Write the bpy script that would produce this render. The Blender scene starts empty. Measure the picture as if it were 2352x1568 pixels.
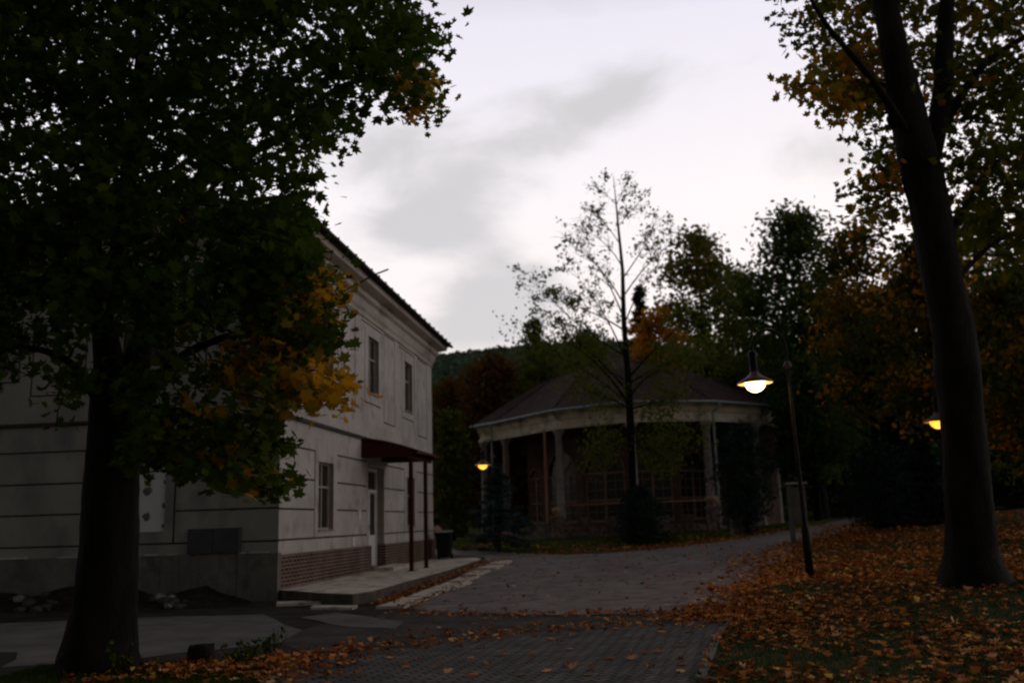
import bpy, bmesh, math, random
import numpy as np
from mathutils import Vector, Matrix
random.seed(7); rng = np.random.default_rng(7)
R = math.radians
C = bpy.context.scene.collection

# ------------------------------------------------------------------ camera
F_PX, PITCH, ROLL, YAW, CAM_H = 2114.164, 0.192646, -0.029173, 0.12698984, 1.6
cp, sp, cr, sr = math.cos(PITCH), math.sin(PITCH), math.cos(ROLL), math.sin(ROLL)
_F = np.array([0, cp, sp]); _R = np.array([1, 0, 0.]); _U = np.array([0, -sp, cp])
MT = np.array([_R*cr+_U*sr, -_R*sr+_U*cr, -_F]).T
cd = bpy.data.cameras.new('camera'); cam = bpy.data.objects.new('camera', cd); C.objects.link(cam)
m4 = Matrix.Identity(4)
for i in range(3):
    for j in range(3): m4[i][j] = MT[i, j]
m4[2][3] = CAM_H
cam.matrix_world = m4
cd.sensor_width = 36; cd.lens = 36*F_PX/2352; cd.clip_end = 3000; cd.clip_start = .1
cd.dof.use_dof = True; cd.dof.focus_distance = 11.0; cd.dof.aperture_fstop = 1.1
bpy.context.scene.camera = cam

def ray(px, py):
    return MT @ np.array([(px-1176)/F_PX, (784-py)/F_PX, -1.])
def onz(px, py, z=0):                 # point of the plane z seen there
    d = ray(px, py); t = (z-CAM_H)/d[2]
    return np.array([d[0]*t, d[1]*t, z])
def ondepth(px, py, y):               # point at distance y ahead
    d = ray(px, py); t = y/d[1]
    return np.array([d[0]*t, y, CAM_H+d[2]*t])

# ------------------------------------------------------------------ world, sun, exposure
sc = bpy.context.scene
sc.view_settings.view_transform = 'Standard'; sc.view_settings.look = 'None'
sc.view_settings.exposure = 0; sc.view_settings.gamma = 1
sc.cycles.filter_width = 2.2
W = bpy.data.worlds.new('World'); sc.world = W; W.use_nodes = True
SUN_EL, SUN_AZ = R(3), R(35)          # azimuth clockwise from +Y
def build_world():
    nt = W.node_tree; nt.nodes.clear(); N = nt.nodes.new; L = nt.links.new
    out = N('ShaderNodeOutputWorld')
    tc = N('ShaderNodeTexCoord'); sep = N('ShaderNodeSeparateXYZ'); L(tc.outputs['Generated'], sep.inputs[0])
    def math_(op, a, b=None, c=None, clamp=False):
        n = N('ShaderNodeMath'); n.operation = op; n.use_clamp = clamp
        for i, v in enumerate((a, b, c)):
            if v is None: continue
            if isinstance(v, (int, float)): n.inputs[i].default_value = v
            else: L(v, n.inputs[i])
        return n.outputs[0]
    def ramp(fac, stops):
        n = N('ShaderNodeValToRGB'); e = n.color_ramp.elements
        while len(e) < len(stops): e.new(.5)
        for k, (p, c) in enumerate(stops):
            e[k].position = p; e[k].color = (*c, 1) if len(c) == 3 else c
        if fac is not None: L(fac, n.inputs[0])
        return n.outputs[0]
    sky = N('ShaderNodeTexSky'); sky.sky_type = 'NISHITA'; sky.sun_disc = False
    sky.sun_elevation = SUN_EL; sky.sun_rotation = SUN_AZ
    # high overcast, brightest ahead (where the sun has gone), dim behind
    el = sep.outputs[2]
    base = ramp(math_('MULTIPLY_ADD', el, 1.0, 0.0, True), [(0.0, (1.0, .83, .80)), (.16, (1.0, .90, .885)), (.34, (.96, .905, .93)), (.5, (.84, .80, .90)), (.62, (.40, .385, .39)), (.85, (.17, .16, .155))])
    # noise clouds flattened towards the horizon
    mp = N('ShaderNodeMapping'); mp.inputs['Scale'].default_value = (2.6, 2.6, 5.5); L(tc.outputs['Generated'], mp.inputs[0])
    nz = N('ShaderNodeTexNoise'); nz.inputs['Scale'].default_value = 2.4; nz.inputs['Detail'].default_value = 9; nz.inputs['Roughness'].default_value = .52
    nz.inputs['Distortion'].default_value = .25
    L(mp.outputs[0], nz.inputs['Vector'])
    # four cloud banks by direction
    def bank(px, py, wx, wz, tilt, amp):
        d = ray(px, py); d = d/np.linalg.norm(d)
        az = math.atan2(d[0], d[1]); e0 = math.asin(d[2])
        azn = math_('ARCTAN2', sep.outputs[0], sep.outputs[1]); da = math_('SUBTRACT', azn, az)
        de = math_('SUBTRACT', math_('ARCSINE', el), e0)
        ct, st = math.cos(tilt), math.sin(tilt)
        u = math_('MULTIPLY', math_('MULTIPLY_ADD', da, ct, math_('MULTIPLY', de, st)), 1/wx)
        v = math_('MULTIPLY', math_('SUBTRACT', math_('MULTIPLY', de, ct), math_('MULTIPLY', da, st)), 1/wz)
        q = math_('ADD', math_('MULTIPLY', u, u), math_('MULTIPLY', v, v))
        return math_('MULTIPLY', math_('EXPONENT', math_('MULTIPLY', q, -1)), amp)
    banks = [bank(1340, 225, .115, .045, .12, .9), bank(1530, 160, .09, .026, .35, .45), bank(1150, 690, .075, .045, .1, 1.35), bank(970, 520, .10, .034, .12, 1.05),
             bank(860, 350, .13, .032, .1, .62), bank(1200, 350, .13, .028, .3, .48), bank(1720, 590, .05, .015, .3, .4), bank(1060,770,.05,.02,0,.4)]
    s = banks[0]
    for b in banks[1:]: s = math_('ADD', s, b)
    dens = math_('MULTIPLY_ADD', nz.outputs['Fac'], 4.2, -2.1)        # about -0.4..0.4
    m = math_('ADD', math_('MULTIPLY', s, .95), math_('MULTIPLY', dens, .6))
    mask = math_('SMOOTH_MIN', m, 1.0, .2)
    mr = N('ShaderNodeMapRange'); mr.interpolation_type = 'SMOOTHSTEP'; L(mask, mr.inputs[0])
    mr.inputs[1].default_value = .12; mr.inputs[2].default_value = 1.0; mr.inputs[3].default_value = 0; mr.inputs[4].default_value = .95
    cmix = N('ShaderNodeMix'); cmix.data_type = 'RGBA'; L(mr.outputs[0], cmix.inputs[0]); L(base, cmix.inputs[6])
    cmix.inputs[7].default_value = (.63, .605, .63, 1)
    # dimmer away from the afterglow
    azd = math_('ADD', math_('MULTIPLY', sep.outputs[0], math.sin(R(30))), math_('MULTIPLY', sep.outputs[1], math.cos(R(30))))
    dim = N('ShaderNodeMapRange'); dim.interpolation_type = 'SMOOTHSTEP'; L(azd, dim.inputs[0])
    dim.inputs[1].default_value = -.55; dim.inputs[2].default_value = .5; dim.inputs[3].default_value = .09; dim.inputs[4].default_value = 1.0
    mul = N('ShaderNodeMix'); mul.data_type = 'RGBA'; mul.blend_type = 'MULTIPLY'; mul.inputs[0].default_value = 1
    L(cmix.outputs[2], mul.inputs[6]); L(dim.outputs[0], mul.inputs[7])
    b1 = N('ShaderNodeBackground'); L(sky.outputs[0], b1.inputs[0]); b1.inputs[1].default_value = .02
    b2 = N('ShaderNodeBackground'); L(mul.outputs[2], b2.inputs[0]); b2.inputs[1].default_value = 1.0
    ad = N('ShaderNodeAddShader'); L(b1.outputs[0], ad.inputs[0]); L(b2.outputs[0], ad.inputs[1]); L(ad.outputs[0], out.inputs[0])
build_world()
sl = bpy.data.lights.new('sun', 'SUN'); sl.energy = .12; sl.angle = R(25); sl.color = (1, .86, .78)
so = bpy.data.objects.new('sun', sl); C.objects.link(so)
sdir = Vector((math.sin(R(60)), math.cos(R(60)), math.tan(R(16)))).normalized()
so.rotation_euler = sdir.to_track_quat('Z', 'Y').to_euler()

# ------------------------------------------------------------------ materials
def newmat(name):
    m = bpy.data.materials.new(name); m.use_nodes = True; nt = m.node_tree
    return m, nt, nt.nodes, nt.links, nt.nodes['Principled BSDF']
def mat(name, c1, c2=None, scale=4, rough=.85, bump=.15, bscale=None, stretch=(1, 1, 1), metal=0, detail=8, contrast=(.35, .65), spec=.06, third=None):
    m, nt, N, L, b = newmat(name); c2 = c2 or c1
    tc = N.new('ShaderNodeTexCoord'); mp = N.new('ShaderNodeMapping'); mp.inputs['Scale'].default_value = stretch
    L.new(tc.outputs['Object'], mp.inputs[0])
    n = N.new('ShaderNodeTexNoise'); n.inputs['Scale'].default_value = scale; n.inputs['Detail'].default_value = detail; n.inputs['Roughness'].default_value = .62
    L.new(mp.outputs[0], n.inputs['Vector'])
    r = N.new('ShaderNodeValToRGB'); e = r.color_ramp.elements
    e[0].position, e[1].position = contrast; e[0].color = (*c1, 1); e[1].color = (*c2, 1)
    L.new(n.outputs['Fac'], r.inputs[0]); col = r.outputs[0]
    if third:
        n3 = N.new('ShaderNodeTexNoise'); n3.inputs['Scale'].default_value = third[1]; n3.inputs['Detail'].default_value = 5
        L.new(mp.outputs[0], n3.inputs['Vector'])
        r3 = N.new('ShaderNodeValToRGB'); r3.color_ramp.elements[0].position = .5; r3.color_ramp.elements[1].position = .68
        L.new(n3.outputs['Fac'], r3.inputs[0])
        mx = N.new('ShaderNodeMix'); mx.data_type = 'RGBA'; L.new(r3.outputs[0], mx.inputs[0]); L.new(col, mx.inputs[6]); mx.inputs[7].default_value = (*third[0], 1); col = mx.outputs[2]
    L.new(col, b.inputs['Base Color'])
    b.inputs['Roughness'].default_value = rough; b.inputs['Metallic'].default_value = metal; b.inputs['Specular IOR Level'].default_value = spec
    if bump:
        n2 = N.new('ShaderNodeTexNoise'); n2.inputs['Scale'].default_value = bscale or scale*8; n2.inputs['Roughness'].default_value = .7; n2.inputs['Detail'].default_value = 6
        L.new(mp.outputs[0], n2.inputs['Vector'])
        bp = N.new('ShaderNodeBump'); bp.inputs['Strength'].default_value = bump; bp.inputs['Distance'].default_value = .02 if bump < 1 else .06
        L.new(n2.outputs['Fac'], bp.inputs['Height']); L.new(bp.outputs[0], b.inputs['Normal'])
    return m
def leafmat(name, stops, trans=.35):
    m, nt, N, L, b = newmat(name)
    a = N.new('ShaderNodeAttribute'); a.attribute_name = 'tint'
    r = N.new('ShaderNodeValToRGB'); e = r.color_ramp.elements
    while len(e) < len(stops): e.new(.5)
    for k, (p, c) in enumerate(stops): e[k].position = p; e[k].color = (*c, 1)
    L.new(a.outputs['Fac'], r.inputs[0]); L.new(r.outputs[0], b.inputs['Base Color'])
    b.inputs['Roughness'].default_value = .8; b.inputs['Specular IOR Level'].default_value = .04
    if trans:
        t = N.new('ShaderNodeBsdfTranslucent'); L.new(r.outputs[0], t.inputs[0])
        mx = N.new('ShaderNodeMixShader'); mx.inputs[0].default_value = trans
        L.new(b.outputs[0], mx.inputs[1]); L.new(t.outputs[0], mx.inputs[2]); L.new(mx.outputs[0], N['Material Output'].inputs[0])
    return m
def brickmat(name, c1, c2, mortar, bw, bh, ms=.012, rot=0, rough=.85, axes=None, bump=.5, distort=0):
    m, nt, N, L, b = newmat(name)
    tc = N.new('ShaderNodeTexCoord'); v = tc.outputs['Object']
    if axes:
        sx = N.new('ShaderNodeSeparateXYZ'); cx = N.new('ShaderNodeCombineXYZ'); L.new(v, sx.inputs[0])
        L.new(sx.outputs[axes[0]], cx.inputs[0]); L.new(sx.outputs[axes[1]], cx.inputs[1]); v = cx.outputs[0]
    mp = N.new('ShaderNodeMapping'); mp.inputs['Rotation'].default_value = (0, 0, rot); L.new(v, mp.inputs[0]); v = mp.outputs[0]
    if distort:
        w = N.new('ShaderNodeTexWave'); w.inputs['Scale'].default_value = 1/bw/2.0; w.wave_profile = 'TRI'; w.bands_direction = 'X'
        L.new(v, w.inputs['Vector'])
        md = N.new('ShaderNodeVectorMath'); md.operation = 'MULTIPLY_ADD'; md.inputs[1].default_value = (0, distort, 0); L.new(w.outputs['Color'], md.inputs[0]); L.new(v, md.inputs[2]); v = md.outputs[0]
    t = N.new('ShaderNodeTexBrick'); t.inputs['Scale'].default_value = 1
    t.inputs['Brick Width'].default_value = bw; t.inputs['Row Height'].default_value = bh; t.inputs['Mortar Size'].default_value = ms
    t.inputs['Mortar Smooth'].default_value = .4; t.inputs['Bias'].default_value = 0
    t.inputs['Color1'].default_value = (*c1, 1); t.inputs['Color2'].default_value = (*c2, 1); t.inputs['Mortar'].default_value = (*mortar, 1)
    L.new(v, t.inputs['Vector'])
    n = N.new('ShaderNodeTexNoise'); n.inputs['Scale'].default_value = 1.3; n.inputs['Detail'].default_value = 10; n.inputs['Roughness'].default_value = .7; L.new(tc.outputs['Object'], n.inputs['Vector'])
    mr = N.new('ShaderNodeMapRange'); mr.inputs[1].default_value = .3; mr.inputs[2].default_value = .7; mr.inputs[3].default_value = .55; mr.inputs[4].default_value = 1.25; L.new(n.outputs['Fac'], mr.inputs[0])
    mx = N.new('ShaderNodeMix'); mx.data_type = 'RGBA'; mx.blend_type = 'MULTIPLY'; mx.inputs[0].default_value = 1; L.new(t.outputs['Color'], mx.inputs[6]); L.new(mr.outputs[0], mx.inputs[7])
    L.new(mx.outputs[2], b.inputs['Base Color']); b.inputs['Roughness'].default_value = rough; b.inputs['Specular IOR Level'].default_value = .05
    bp = N.new('ShaderNodeBump'); bp.invert = True; bp.inputs['Strength'].default_value = bump; bp.inputs['Distance'].default_value = .01; L.new(t.outputs['Fac'], bp.inputs['Height']); L.new(bp.outputs[0], b.inputs['Normal'])
    return m
def emimat(name, col, s):
    m, nt, N, L, b = newmat(name); b.inputs['Base Color'].default_value = (.8, .7, .5, 1)
    b.inputs['Emission Color'].default_value = (*col, 1); b.inputs['Emission Strength'].default_value = s; return m

M = {}
M['ground'] = mat('dirt_asphalt', (.020, .017, .013), (.052, .044, .036), 1.2, bump=.5, bscale=40)
M['road'] = mat('grey_asphalt', (.165, .14, .133), (.25, .217, .208), .5, bump=.35, bscale=60, third=((.10, .088, .084), 2.2))
M['old'] = mat('old_asphalt', (.04, .035, .031), (.085, .075, .067), 1.6, bump=.5, bscale=50)
M['oldlight'] = mat('worn_asphalt', (.105, .097, .09), (.17, .157, .146), 1.3, bump=.4, bscale=50)
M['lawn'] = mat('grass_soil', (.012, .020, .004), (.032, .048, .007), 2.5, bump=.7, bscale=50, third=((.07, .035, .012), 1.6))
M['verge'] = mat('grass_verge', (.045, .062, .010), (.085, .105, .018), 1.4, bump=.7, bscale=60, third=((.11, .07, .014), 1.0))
M['concrete'] = mat('slab_concrete', (.52, .45, .38), (.68, .60, .51), 1.6, bump=.2, third=((.24, .21, .18), 2.5))
M['edge'] = mat('slab_edge', (.07, .06, .05), (.13, .11, .09), 3, bump=.4)
M['kerb'] = mat('kerb_concrete', (.14, .14, .12), (.22, .21, .19), 5, bump=.3)
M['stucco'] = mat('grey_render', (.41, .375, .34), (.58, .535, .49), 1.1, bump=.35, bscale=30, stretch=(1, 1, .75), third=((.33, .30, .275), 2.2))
M['stuccof'] = mat('shaded_render', (.25, .245, .215), (.35, .343, .305), .7, bump=.25, bscale=30, stretch=(1, 1, .6), third=((.22, .215, .20), 1.2))  # darker copy of the house render, the facade's shade put into its colour
M['groove'] = mat('shaded_joint', (.07, .065, .06), (.11, .10, .095), 4)  # wall grooves, shade of the recess painted in as a darker tone
M['cornice'] = mat('cornice_plaster', (.42, .37, .32), (.54, .49, .43), 1.5, bump=.1, stretch=(.3, 1, 1), third=((.26, .22, .19), 2))
M['band'] = mat('band_ledge', (.045, .042, .04), (.075, .07, .065), 2)
M['plinth'] = mat('rough_concrete_plinth', (.13, .12, .105), (.22, .205, .18), 1.2, bump=.8, bscale=12, third=((.12, .11, .10), 2.5))
M['mortarwhite'] = mat('white_plaster_edge', (.5, .49, .46), (.7, .69, .66), 6, bump=.4)
M['brick'] = brickmat('red_brick_tile', (.10, .044, .032), (.06, .032, .026), (.24, .19, .155), .26, .088, .02, axes=(0, 2))
M['tile'] = mat('dark_roof_sheet', (.03, .027, .026), (.055, .05, .046), 3, rough=.7, bump=.3)
M['glass'] = mat('window_glass', (.02, .022, .02), (.035, .036, .034), .8, rough=.25, bump=0, spec=.25)
M['white'] = mat('white_plastic', (.62, .6, .57), (.7, .68, .65), 2, rough=.45, bump=0)
M['cream'] = mat('cream_frame', (.34, .29, .22), (.42, .36, .28), 3, rough=.6, bump=0)
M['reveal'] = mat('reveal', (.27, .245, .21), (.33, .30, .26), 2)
M['redpaint'] = mat('oxide_red_paint', (.045, .011, .008), (.07, .016, .012), 5, rough=.55, bump=.1)
M['black'] = mat('black_plastic', (.012, .014, .013), (.022, .024, .022), 4, rough=.5, bump=0)
M['pole'] = mat('black_pole', (.010, .010, .010), (.018, .016, .014), 6, rough=.4, bump=.05)
M['hood'] = mat('enamel_hood', (.12, .075, .075), (.17, .11, .11), 4, rough=.35, bump=0)
M['hoodin'] = mat('enamel_hood_inside', (.75, .6, .45), None, 4, rough=.5, bump=0)
M['globe'] = emimat('lit_globe', (1.0, .66, .27), 8)
M['globe2'] = emimat('lit_globe_far', (1.0, .42, .035), 2.2)
M['bark'] = mat('bark', (.006, .005, .0035), (.020, .016, .012), 6, bump=1, bscale=22, stretch=(1, 1, .25), spec=.1)
M['bark2'] = mat('bark_brown', (.008, .006, .005), (.024, .018, .015), 5, bump=1, bscale=20, stretch=(1, 1, .25), spec=.1)
M['paver'] = brickmat('interlocking_pavers', (.155, .142, .128), (.105, .098, .09), (.018, .013, .011), .22, .115, .014, rot=-.53, distort=.03, bump=1)
M['stone'] = mat('grey_stone', (.12, .11, .10), (.26, .25, .23), 4, bump=.6)
M['darkstone'] = mat('rubble_stone', (.03, .026, .022), (.085, .075, .065), 4, bump=.6)
M['dirt'] = mat('dirt_heap', (.015, .012, .010), (.045, .036, .028), 5, bump=1, bscale=14)
M['cabinet'] = mat('cabinet_paint', (.065, .066, .072), (.085, .086, .094), 3, rough=.6, bump=0)
M['board'] = mat('white_board', (.62, .62, .60), (.72, .72, .70), 2, bump=.1)
M['dab'] = mat('adhesive_dab', (.12, .12, .11), (.2, .2, .19), 12, bump=.6)
M['pavroof'] = brickmat('pavilion_slates', (.10, .058, .060), (.065, .04, .042), (.03, .02, .02), .3, .22, .02, axes=(0, 1), bump=.4)
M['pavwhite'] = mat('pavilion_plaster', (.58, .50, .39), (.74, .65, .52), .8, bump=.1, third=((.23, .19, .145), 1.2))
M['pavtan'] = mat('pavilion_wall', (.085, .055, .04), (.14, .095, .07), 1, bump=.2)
M['column'] = mat('pavilion_column', (.30, .27, .262), (.42, .385, .37), 3, bump=.3)
M['timber'] = mat('raw_timber', (.30, .16, .10), (.42, .25, .17), 4, rough=.7, bump=.1, stretch=(1, 1, .1))
M['joinery'] = mat('brown_joinery', (.22, .13, .085), (.32, .20, .14), 3, rough=.6, bump=0)
M['zinc'] = mat('zinc', (.24, .28, .28), (.32, .36, .36), 3, rough=.45, metal=.3, bump=.1)
M['pavstone'] = mat('rubble_masonry', (.10, .065, .055), (.27, .20, .175), 5, bump=.8, bscale=9, contrast=(.4, .6))
M['hill'] = mat('forest_hill', (.05, .08, .055), (.11, .13, .075), .08, bump=1, bscale=.3)
M['panel'] = mat('grey_panel', (.13, .13, .13), (.18, .18, .175), 2, bump=.05)
M['sandstone'] = mat('sandstone', (.34, .2, .14), (.46, .3, .2), 8, bump=.4)
M['ball'] = mat('orange_ball', (.6, .26, .06), (.75, .38, .12), 12, bump=.1)

G1, G2 = (.012, .024, .006), (.030, .055, .010)
M['leafleft'] = leafmat('leaves_left_maple', [(0, (.030, .052, .006)), (.5, (.066, .105, .010)), (.72, (.15, .15, .014)), (.84, (.44, .24, .014)), (1, (.64, .30, .013))], .5)
M['leafright'] = leafmat('leaves_right_maple', [(0, (.04, .055, .006)), (.45, (.10, .11, .012)), (.7, (.28, .17, .014)), (1, (.50, .19, .012))], .5)
M['leafgreen'] = leafmat('leaves_dark_green', [(0, (.026, .050, .012)), (.6, (.062, .105, .022)), (1, (.13, .15, .03))], .35)
M['leafolive'] = leafmat('leaves_olive', [(0, (.055, .07, .010)), (.6, (.125, .14, .022)), (1, (.23, .165, .028))], .4)
M['leafrust'] = leafmat('leaves_rust', [(0, (.07, .036, .012)), (.6, (.145, .062, .018)), (1, (.10, .095, .02))], .3)
M['leaforange'] = leafmat('leaves_orange', [(0, (.035, .052, .010)), (.35, (.07, .085, .012)), (.55, (.20, .11, .016)), (.75, (.46, .20, .016)), (1, (.66, .29, .02))], .4)
M['leafhill'] = leafmat('hill_trees', [(0, (.06, .10, .06)), (.6, (.10, .14, .08)), (1, (.15, .14, .07))], .2)
M['needle'] = leafmat('needles', [(0, (.010, .024, .018)), (.6, (.022, .045, .032)), (1, (.04, .07, .05))], .1)
M['blueneedle'] = leafmat('blue_needles', [(0, (.025, .042, .042)), (.6, (.05, .08, .08)), (1, (.09, .13, .13))], .1)
M['litter'] = leafmat('fallen_leaves', [(0, (.11, .034, .010)), (.3, (.32, .085, .017)), (.6, (.50, .18, .04)), (.85, (.74, .40, .20)), (1, (.74, .45, .05))], .1)
M['weed'] = leafmat('weeds', [(0, (.020, .046, .004)), (1, (.07, .10, .008))], .2)

# ------------------------------------------------------------------ mesh helpers
def link(name, me, m=None, parent=None):
    o = bpy.data.objects.new(name, me); C.objects.link(o)
    if parent is not None: o.parent = parent
    if m is not None and me is not None:
        for mm in (m if isinstance(m, (list, tuple)) else [m]): me.materials.append(mm)
    return o
def tag(o, label, cat, group=None):
    o['label'] = label; o['category'] = cat
    if group: o['group'] = group
    return o
def struct(o, kind='structure'):
    o['kind'] = kind; return o
def empty(name, loc, rz=0):
    o = bpy.data.objects.new(name, None); C.objects.link(o); o.location = loc; o.rotation_euler = (0, 0, rz); o.empty_display_size = .2
    return o
class MB:
    def __init__(s): s.v = []; s.f = []; s.mi = []; s.smooth = []
    def add(s, vs, fs, mi=0, smooth=False):
        b = len(s.v); s.v += [tuple(map(float, q)) for q in vs]
        for f in fs: s.f.append([b+i for i in f]); s.mi.append(mi); s.smooth.append(smooth)
        return s
    def box(s, x0, x1, y0, y1, z0, z1, mi=0):
        vs = [(x, y, z) for z in (z0, z1) for y in (y0, y1) for x in (x0, x1)]
        return s.add(vs, [(0, 2, 3, 1), (4, 5, 7, 6), (0, 1, 5, 4), (2, 6, 7, 3), (0, 4, 6, 2), (1, 3, 7, 5)], mi)
    def prism(s, poly, z0, z1, mi=0):
        n = len(poly); g = (lambda z, i: z[i] if isinstance(z, (list, tuple)) else z)
        vs = [(p[0], p[1], g(z0, i)) for i, p in enumerate(poly)] + [(p[0], p[1], g(z1, i)) for i, p in enumerate(poly)]
        return s.add(vs, [tuple(range(n-1, -1, -1)), tuple(range(n, 2*n))] + [(i, (i+1) % n, n+(i+1) % n, n+i) for i in range(n)], mi)
    def tube(s, pts, rad, n=8, mi=0, cap=True, rough=0):
        pts = [np.array(p, float) for p in pts]; k = len(pts)
        rad = rad if hasattr(rad, '__len__') else [rad]*k
        vs = []; ref = None
        for i, p in enumerate(pts):
            t = pts[min(i+1, k-1)]-pts[max(i-1, 0)]; t = t/(np.linalg.norm(t)+1e-9)
            if ref is None: ref = np.cross(t, [0, 0, 1.]) if abs(t[2]) < .9 else np.cross(t, [1., 0, 0])
            ref = ref-t*np.dot(ref, t); ref /= np.linalg.norm(ref)+1e-9; b = np.cross(t, ref)
            for j in range(n):
                a = 2*math.pi*j/n; q = 1
                if rough: q = 1+rough*(.5*math.sin(3*a+i*.45+1)+.35*math.sin(5*a-i*.3)+.6*random.uniform(-1, 1)) + (.16*max(0, math.sin(a*5+.7))*max(0, 1-i/5) if rad[i] > .4 else 0)
                vs.append(p+(ref*math.cos(a)+b*math.sin(a))*rad[i]*q)
        fs = [(i*n+j, i*n+(j+1) % n, (i+1)*n+(j+1) % n, (i+1)*n+j) for i in range(k-1) for j in range(n)]
        s.add(vs, fs, mi, True)
        if cap: s.add(vs[:n], [tuple(range(n-1, -1, -1))], mi); s.add(vs[-n:], [tuple(range(n))], mi)
        return s
    def lathe(s, prof, n=24, c=(0, 0, 0), mi=0, smooth=True):
        vs = [(c[0]+r*math.cos(2*math.pi*j/n), c[1]+r*math.sin(2*math.pi*j/n), c[2]+z) for r, z in prof for j in range(n)]
        fs = [(i*n+j, i*n+(j+1) % n, (i+1)*n+(j+1) % n, (i+1)*n+j) for i in range(len(prof)-1) for j in range(n)]
        return s.add(vs, fs, mi, smooth)
    def build(s, name, m, parent=None, recalc=True):
        me = bpy.data.meshes.new(name); me.from_pydata(s.v, [], s.f)
        me.polygons.foreach_set('material_index', s.mi); me.polygons.foreach_set('use_smooth', s.smooth)
        if recalc:
            bm = bmesh.new(); bm.from_mesh(me); bmesh.ops.recalc_face_normals(bm, faces=bm.faces); bm.to_mesh(me); bm.free()
        me.update(); return link(name, me, m, parent)

MAPLE = np.array([(0, -.4), (.25, -.45), (.2, -.22), (.5, -.1), (.36, .02), (.45, .3), (.2, .2), (.13, .32), (0, .56), (-.13, .32), (-.2, .2), (-.45, .3), (-.36, .02), (-.5, -.1), (-.2, -.22), (-.25, -.45)])
HAND = np.array([(0, -.45), (.4, -.3), (.22, -.02), (.42, .28), (.12, .2), (0, .52), (-.12, .2), (-.42, .28), (-.22, -.02), (-.4, -.3)])
LEAFLET = np.array([(0, -.5), (.32, -.1), (.2, .35), (0, .5), (-.3, .2), (-.25, -.2)])
NEEDLES = np.array([(0, -.6), (.16, -.1), (.08, .5), (-.08, .6), (-.16, 0)])
def leafmesh(name, P, size, tint, m, parent=None, shape=LEAFLET, flat=.0, up=None, curl=.25):
    """leaf blades at points P; flat=1 lies horizontal, 0 any direction"""
    P = np.asarray(P, float); n = len(P); k = len(shape)
    nrm = rng.normal(size=(n, 3))*(1-flat); nrm[:, 2] += flat*1.0+.25
    if up is not None: nrm += up
    nrm /= np.linalg.norm(nrm, axis=1)[:, None]
    a = rng.normal(size=(n, 3)); a -= nrm*(a*nrm).sum(1)[:, None]; a /= np.linalg.norm(a, axis=1)[:, None]
    b = np.cross(nrm, a); size = np.broadcast_to(np.asarray(size, float), (n,))[:, None, None]
    sx = shape[None, :, 0:1]*(1+rng.normal(0, .12, (n, 1, 1))); sy = shape[None, :, 1:2]
    cu = (np.abs(shape[None, :, 0:1])**1.5+shape[None, :, 1:2]**2*.6)*curl*rng.normal(.6, 1, (n, 1, 1))
    V = P[:, None]+size*(sx*a[:, None]+sy*b[:, None]+cu*nrm[:, None])
    me = bpy.data.meshes.new(name); me.vertices.add(n*k); me.vertices.foreach_set('co', V.reshape(-1).astype(np.float32))
    me.loops.add(n*k); me.loops.foreach_set('vertex_index', np.arange(n*k, dtype=np.int32))
    me.polygons.add(n); me.polygons.foreach_set('loop_start', np.arange(0, n*k, k, dtype=np.int32)); me.polygons.foreach_set('loop_total', np.full(n, k, dtype=np.int32))
    at = me.attributes.new('tint', 'FLOAT', 'POINT'); at.data.foreach_set('value', np.repeat(np.clip(tint, 0, 1), k).astype(np.float32))
    me.update(calc_edges=True); return link(name, me, m, parent)

# ------------------------------------------------------------------ terrain
CT = []
def ct(px, py, y): p = ondepth(px, py, y); CT.append((p[0], p[1], p[2]))
for x in (-30, -15, -6, 0, 2): 
    for y in (-5, 5, 12, 18): CT.append((x, y, 0))
for x in (-25, -14, -6, -2, 1): CT.append((x, 22, 0))
CT += [(-30, 45, .2), (-15, 40, .2), (1, 26, .03), (-2.2, 30, .1), (-2, 36, .16), (3, 25, .06), (-1.5, 42, .27), (-8, 50, .5), (6, 18, .30), (6, 5, .12), (12, 4, .25), (15, 10, .55), (6, 10, .14), (10, 8, .25), (20, 20, 1.3), (2.5, -5, 0), (15, -5, .3)]
for px, py, z in ((1640, 1471, .02), (1680, 1403, .05), (1731, 1351, .12), (1777, 1300, .27), (1857, 1248, .55)):
    p = onz(px, py, z); CT.append((p[0], p[1], z))
ct(1862, 1330, 17.0); ct(2230, 1345, 14.2); ct(2100, 1200, 32); ct(2340, 1180, 28); ct(1980, 1188, 58); ct(2000, 1210, 36)
ct(1029, 1260, 41); ct(1187, 1270, 39); ct(1316, 1274, 37); ct(1572, 1253, 38); ct(1701, 1236, 40); ct(1825, 1215, 45)
ct(1230, 1240, 46); ct(1440, 1238, 46); ct(1600, 1222, 46); ct(1760, 1206, 50)
CT += [(-10, 70, 1.0), (10, 80, 1.6), (40, 80, 4.5), (60, 30, 4), (30, 50, 3.0), (-60, 60, 1), (70, 120, 8), (0, 130, 6), (-60, 130, 4), (-60, -5, 0), (60, -5, 2)]
CT = np.array(CT)
_d = np.hypot(CT[:, None, 0]-CT[None, :, 0], CT[:, None, 1]-CT[None, :, 1])
_A = np.zeros((len(CT)+3,)*2); _A[:len(CT), :len(CT)] = _d - .4*np.eye(len(CT)); _A[:len(CT), -3:] = np.c_[np.ones(len(CT)), CT[:, :2]]; _A[-3:, :len(CT)] = _A[:len(CT), -3:].T
_w = np.linalg.solve(_A, np.r_[CT[:, 2], 0, 0, 0])
def hraw(x, y):
    x = np.asarray(x, float); y = np.asarray(y, float)
    d = np.sqrt((x[..., None]-CT[:, 0])**2+(y[..., None]-CT[:, 1])**2+.5)
    return d@_w[:len(CT)]+_w[-3]+_w[-2]*x+_w[-1]*y
GX = np.arange(-60, 80.01, .5); GY = np.arange(-6, 130.01, .5)
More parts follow.
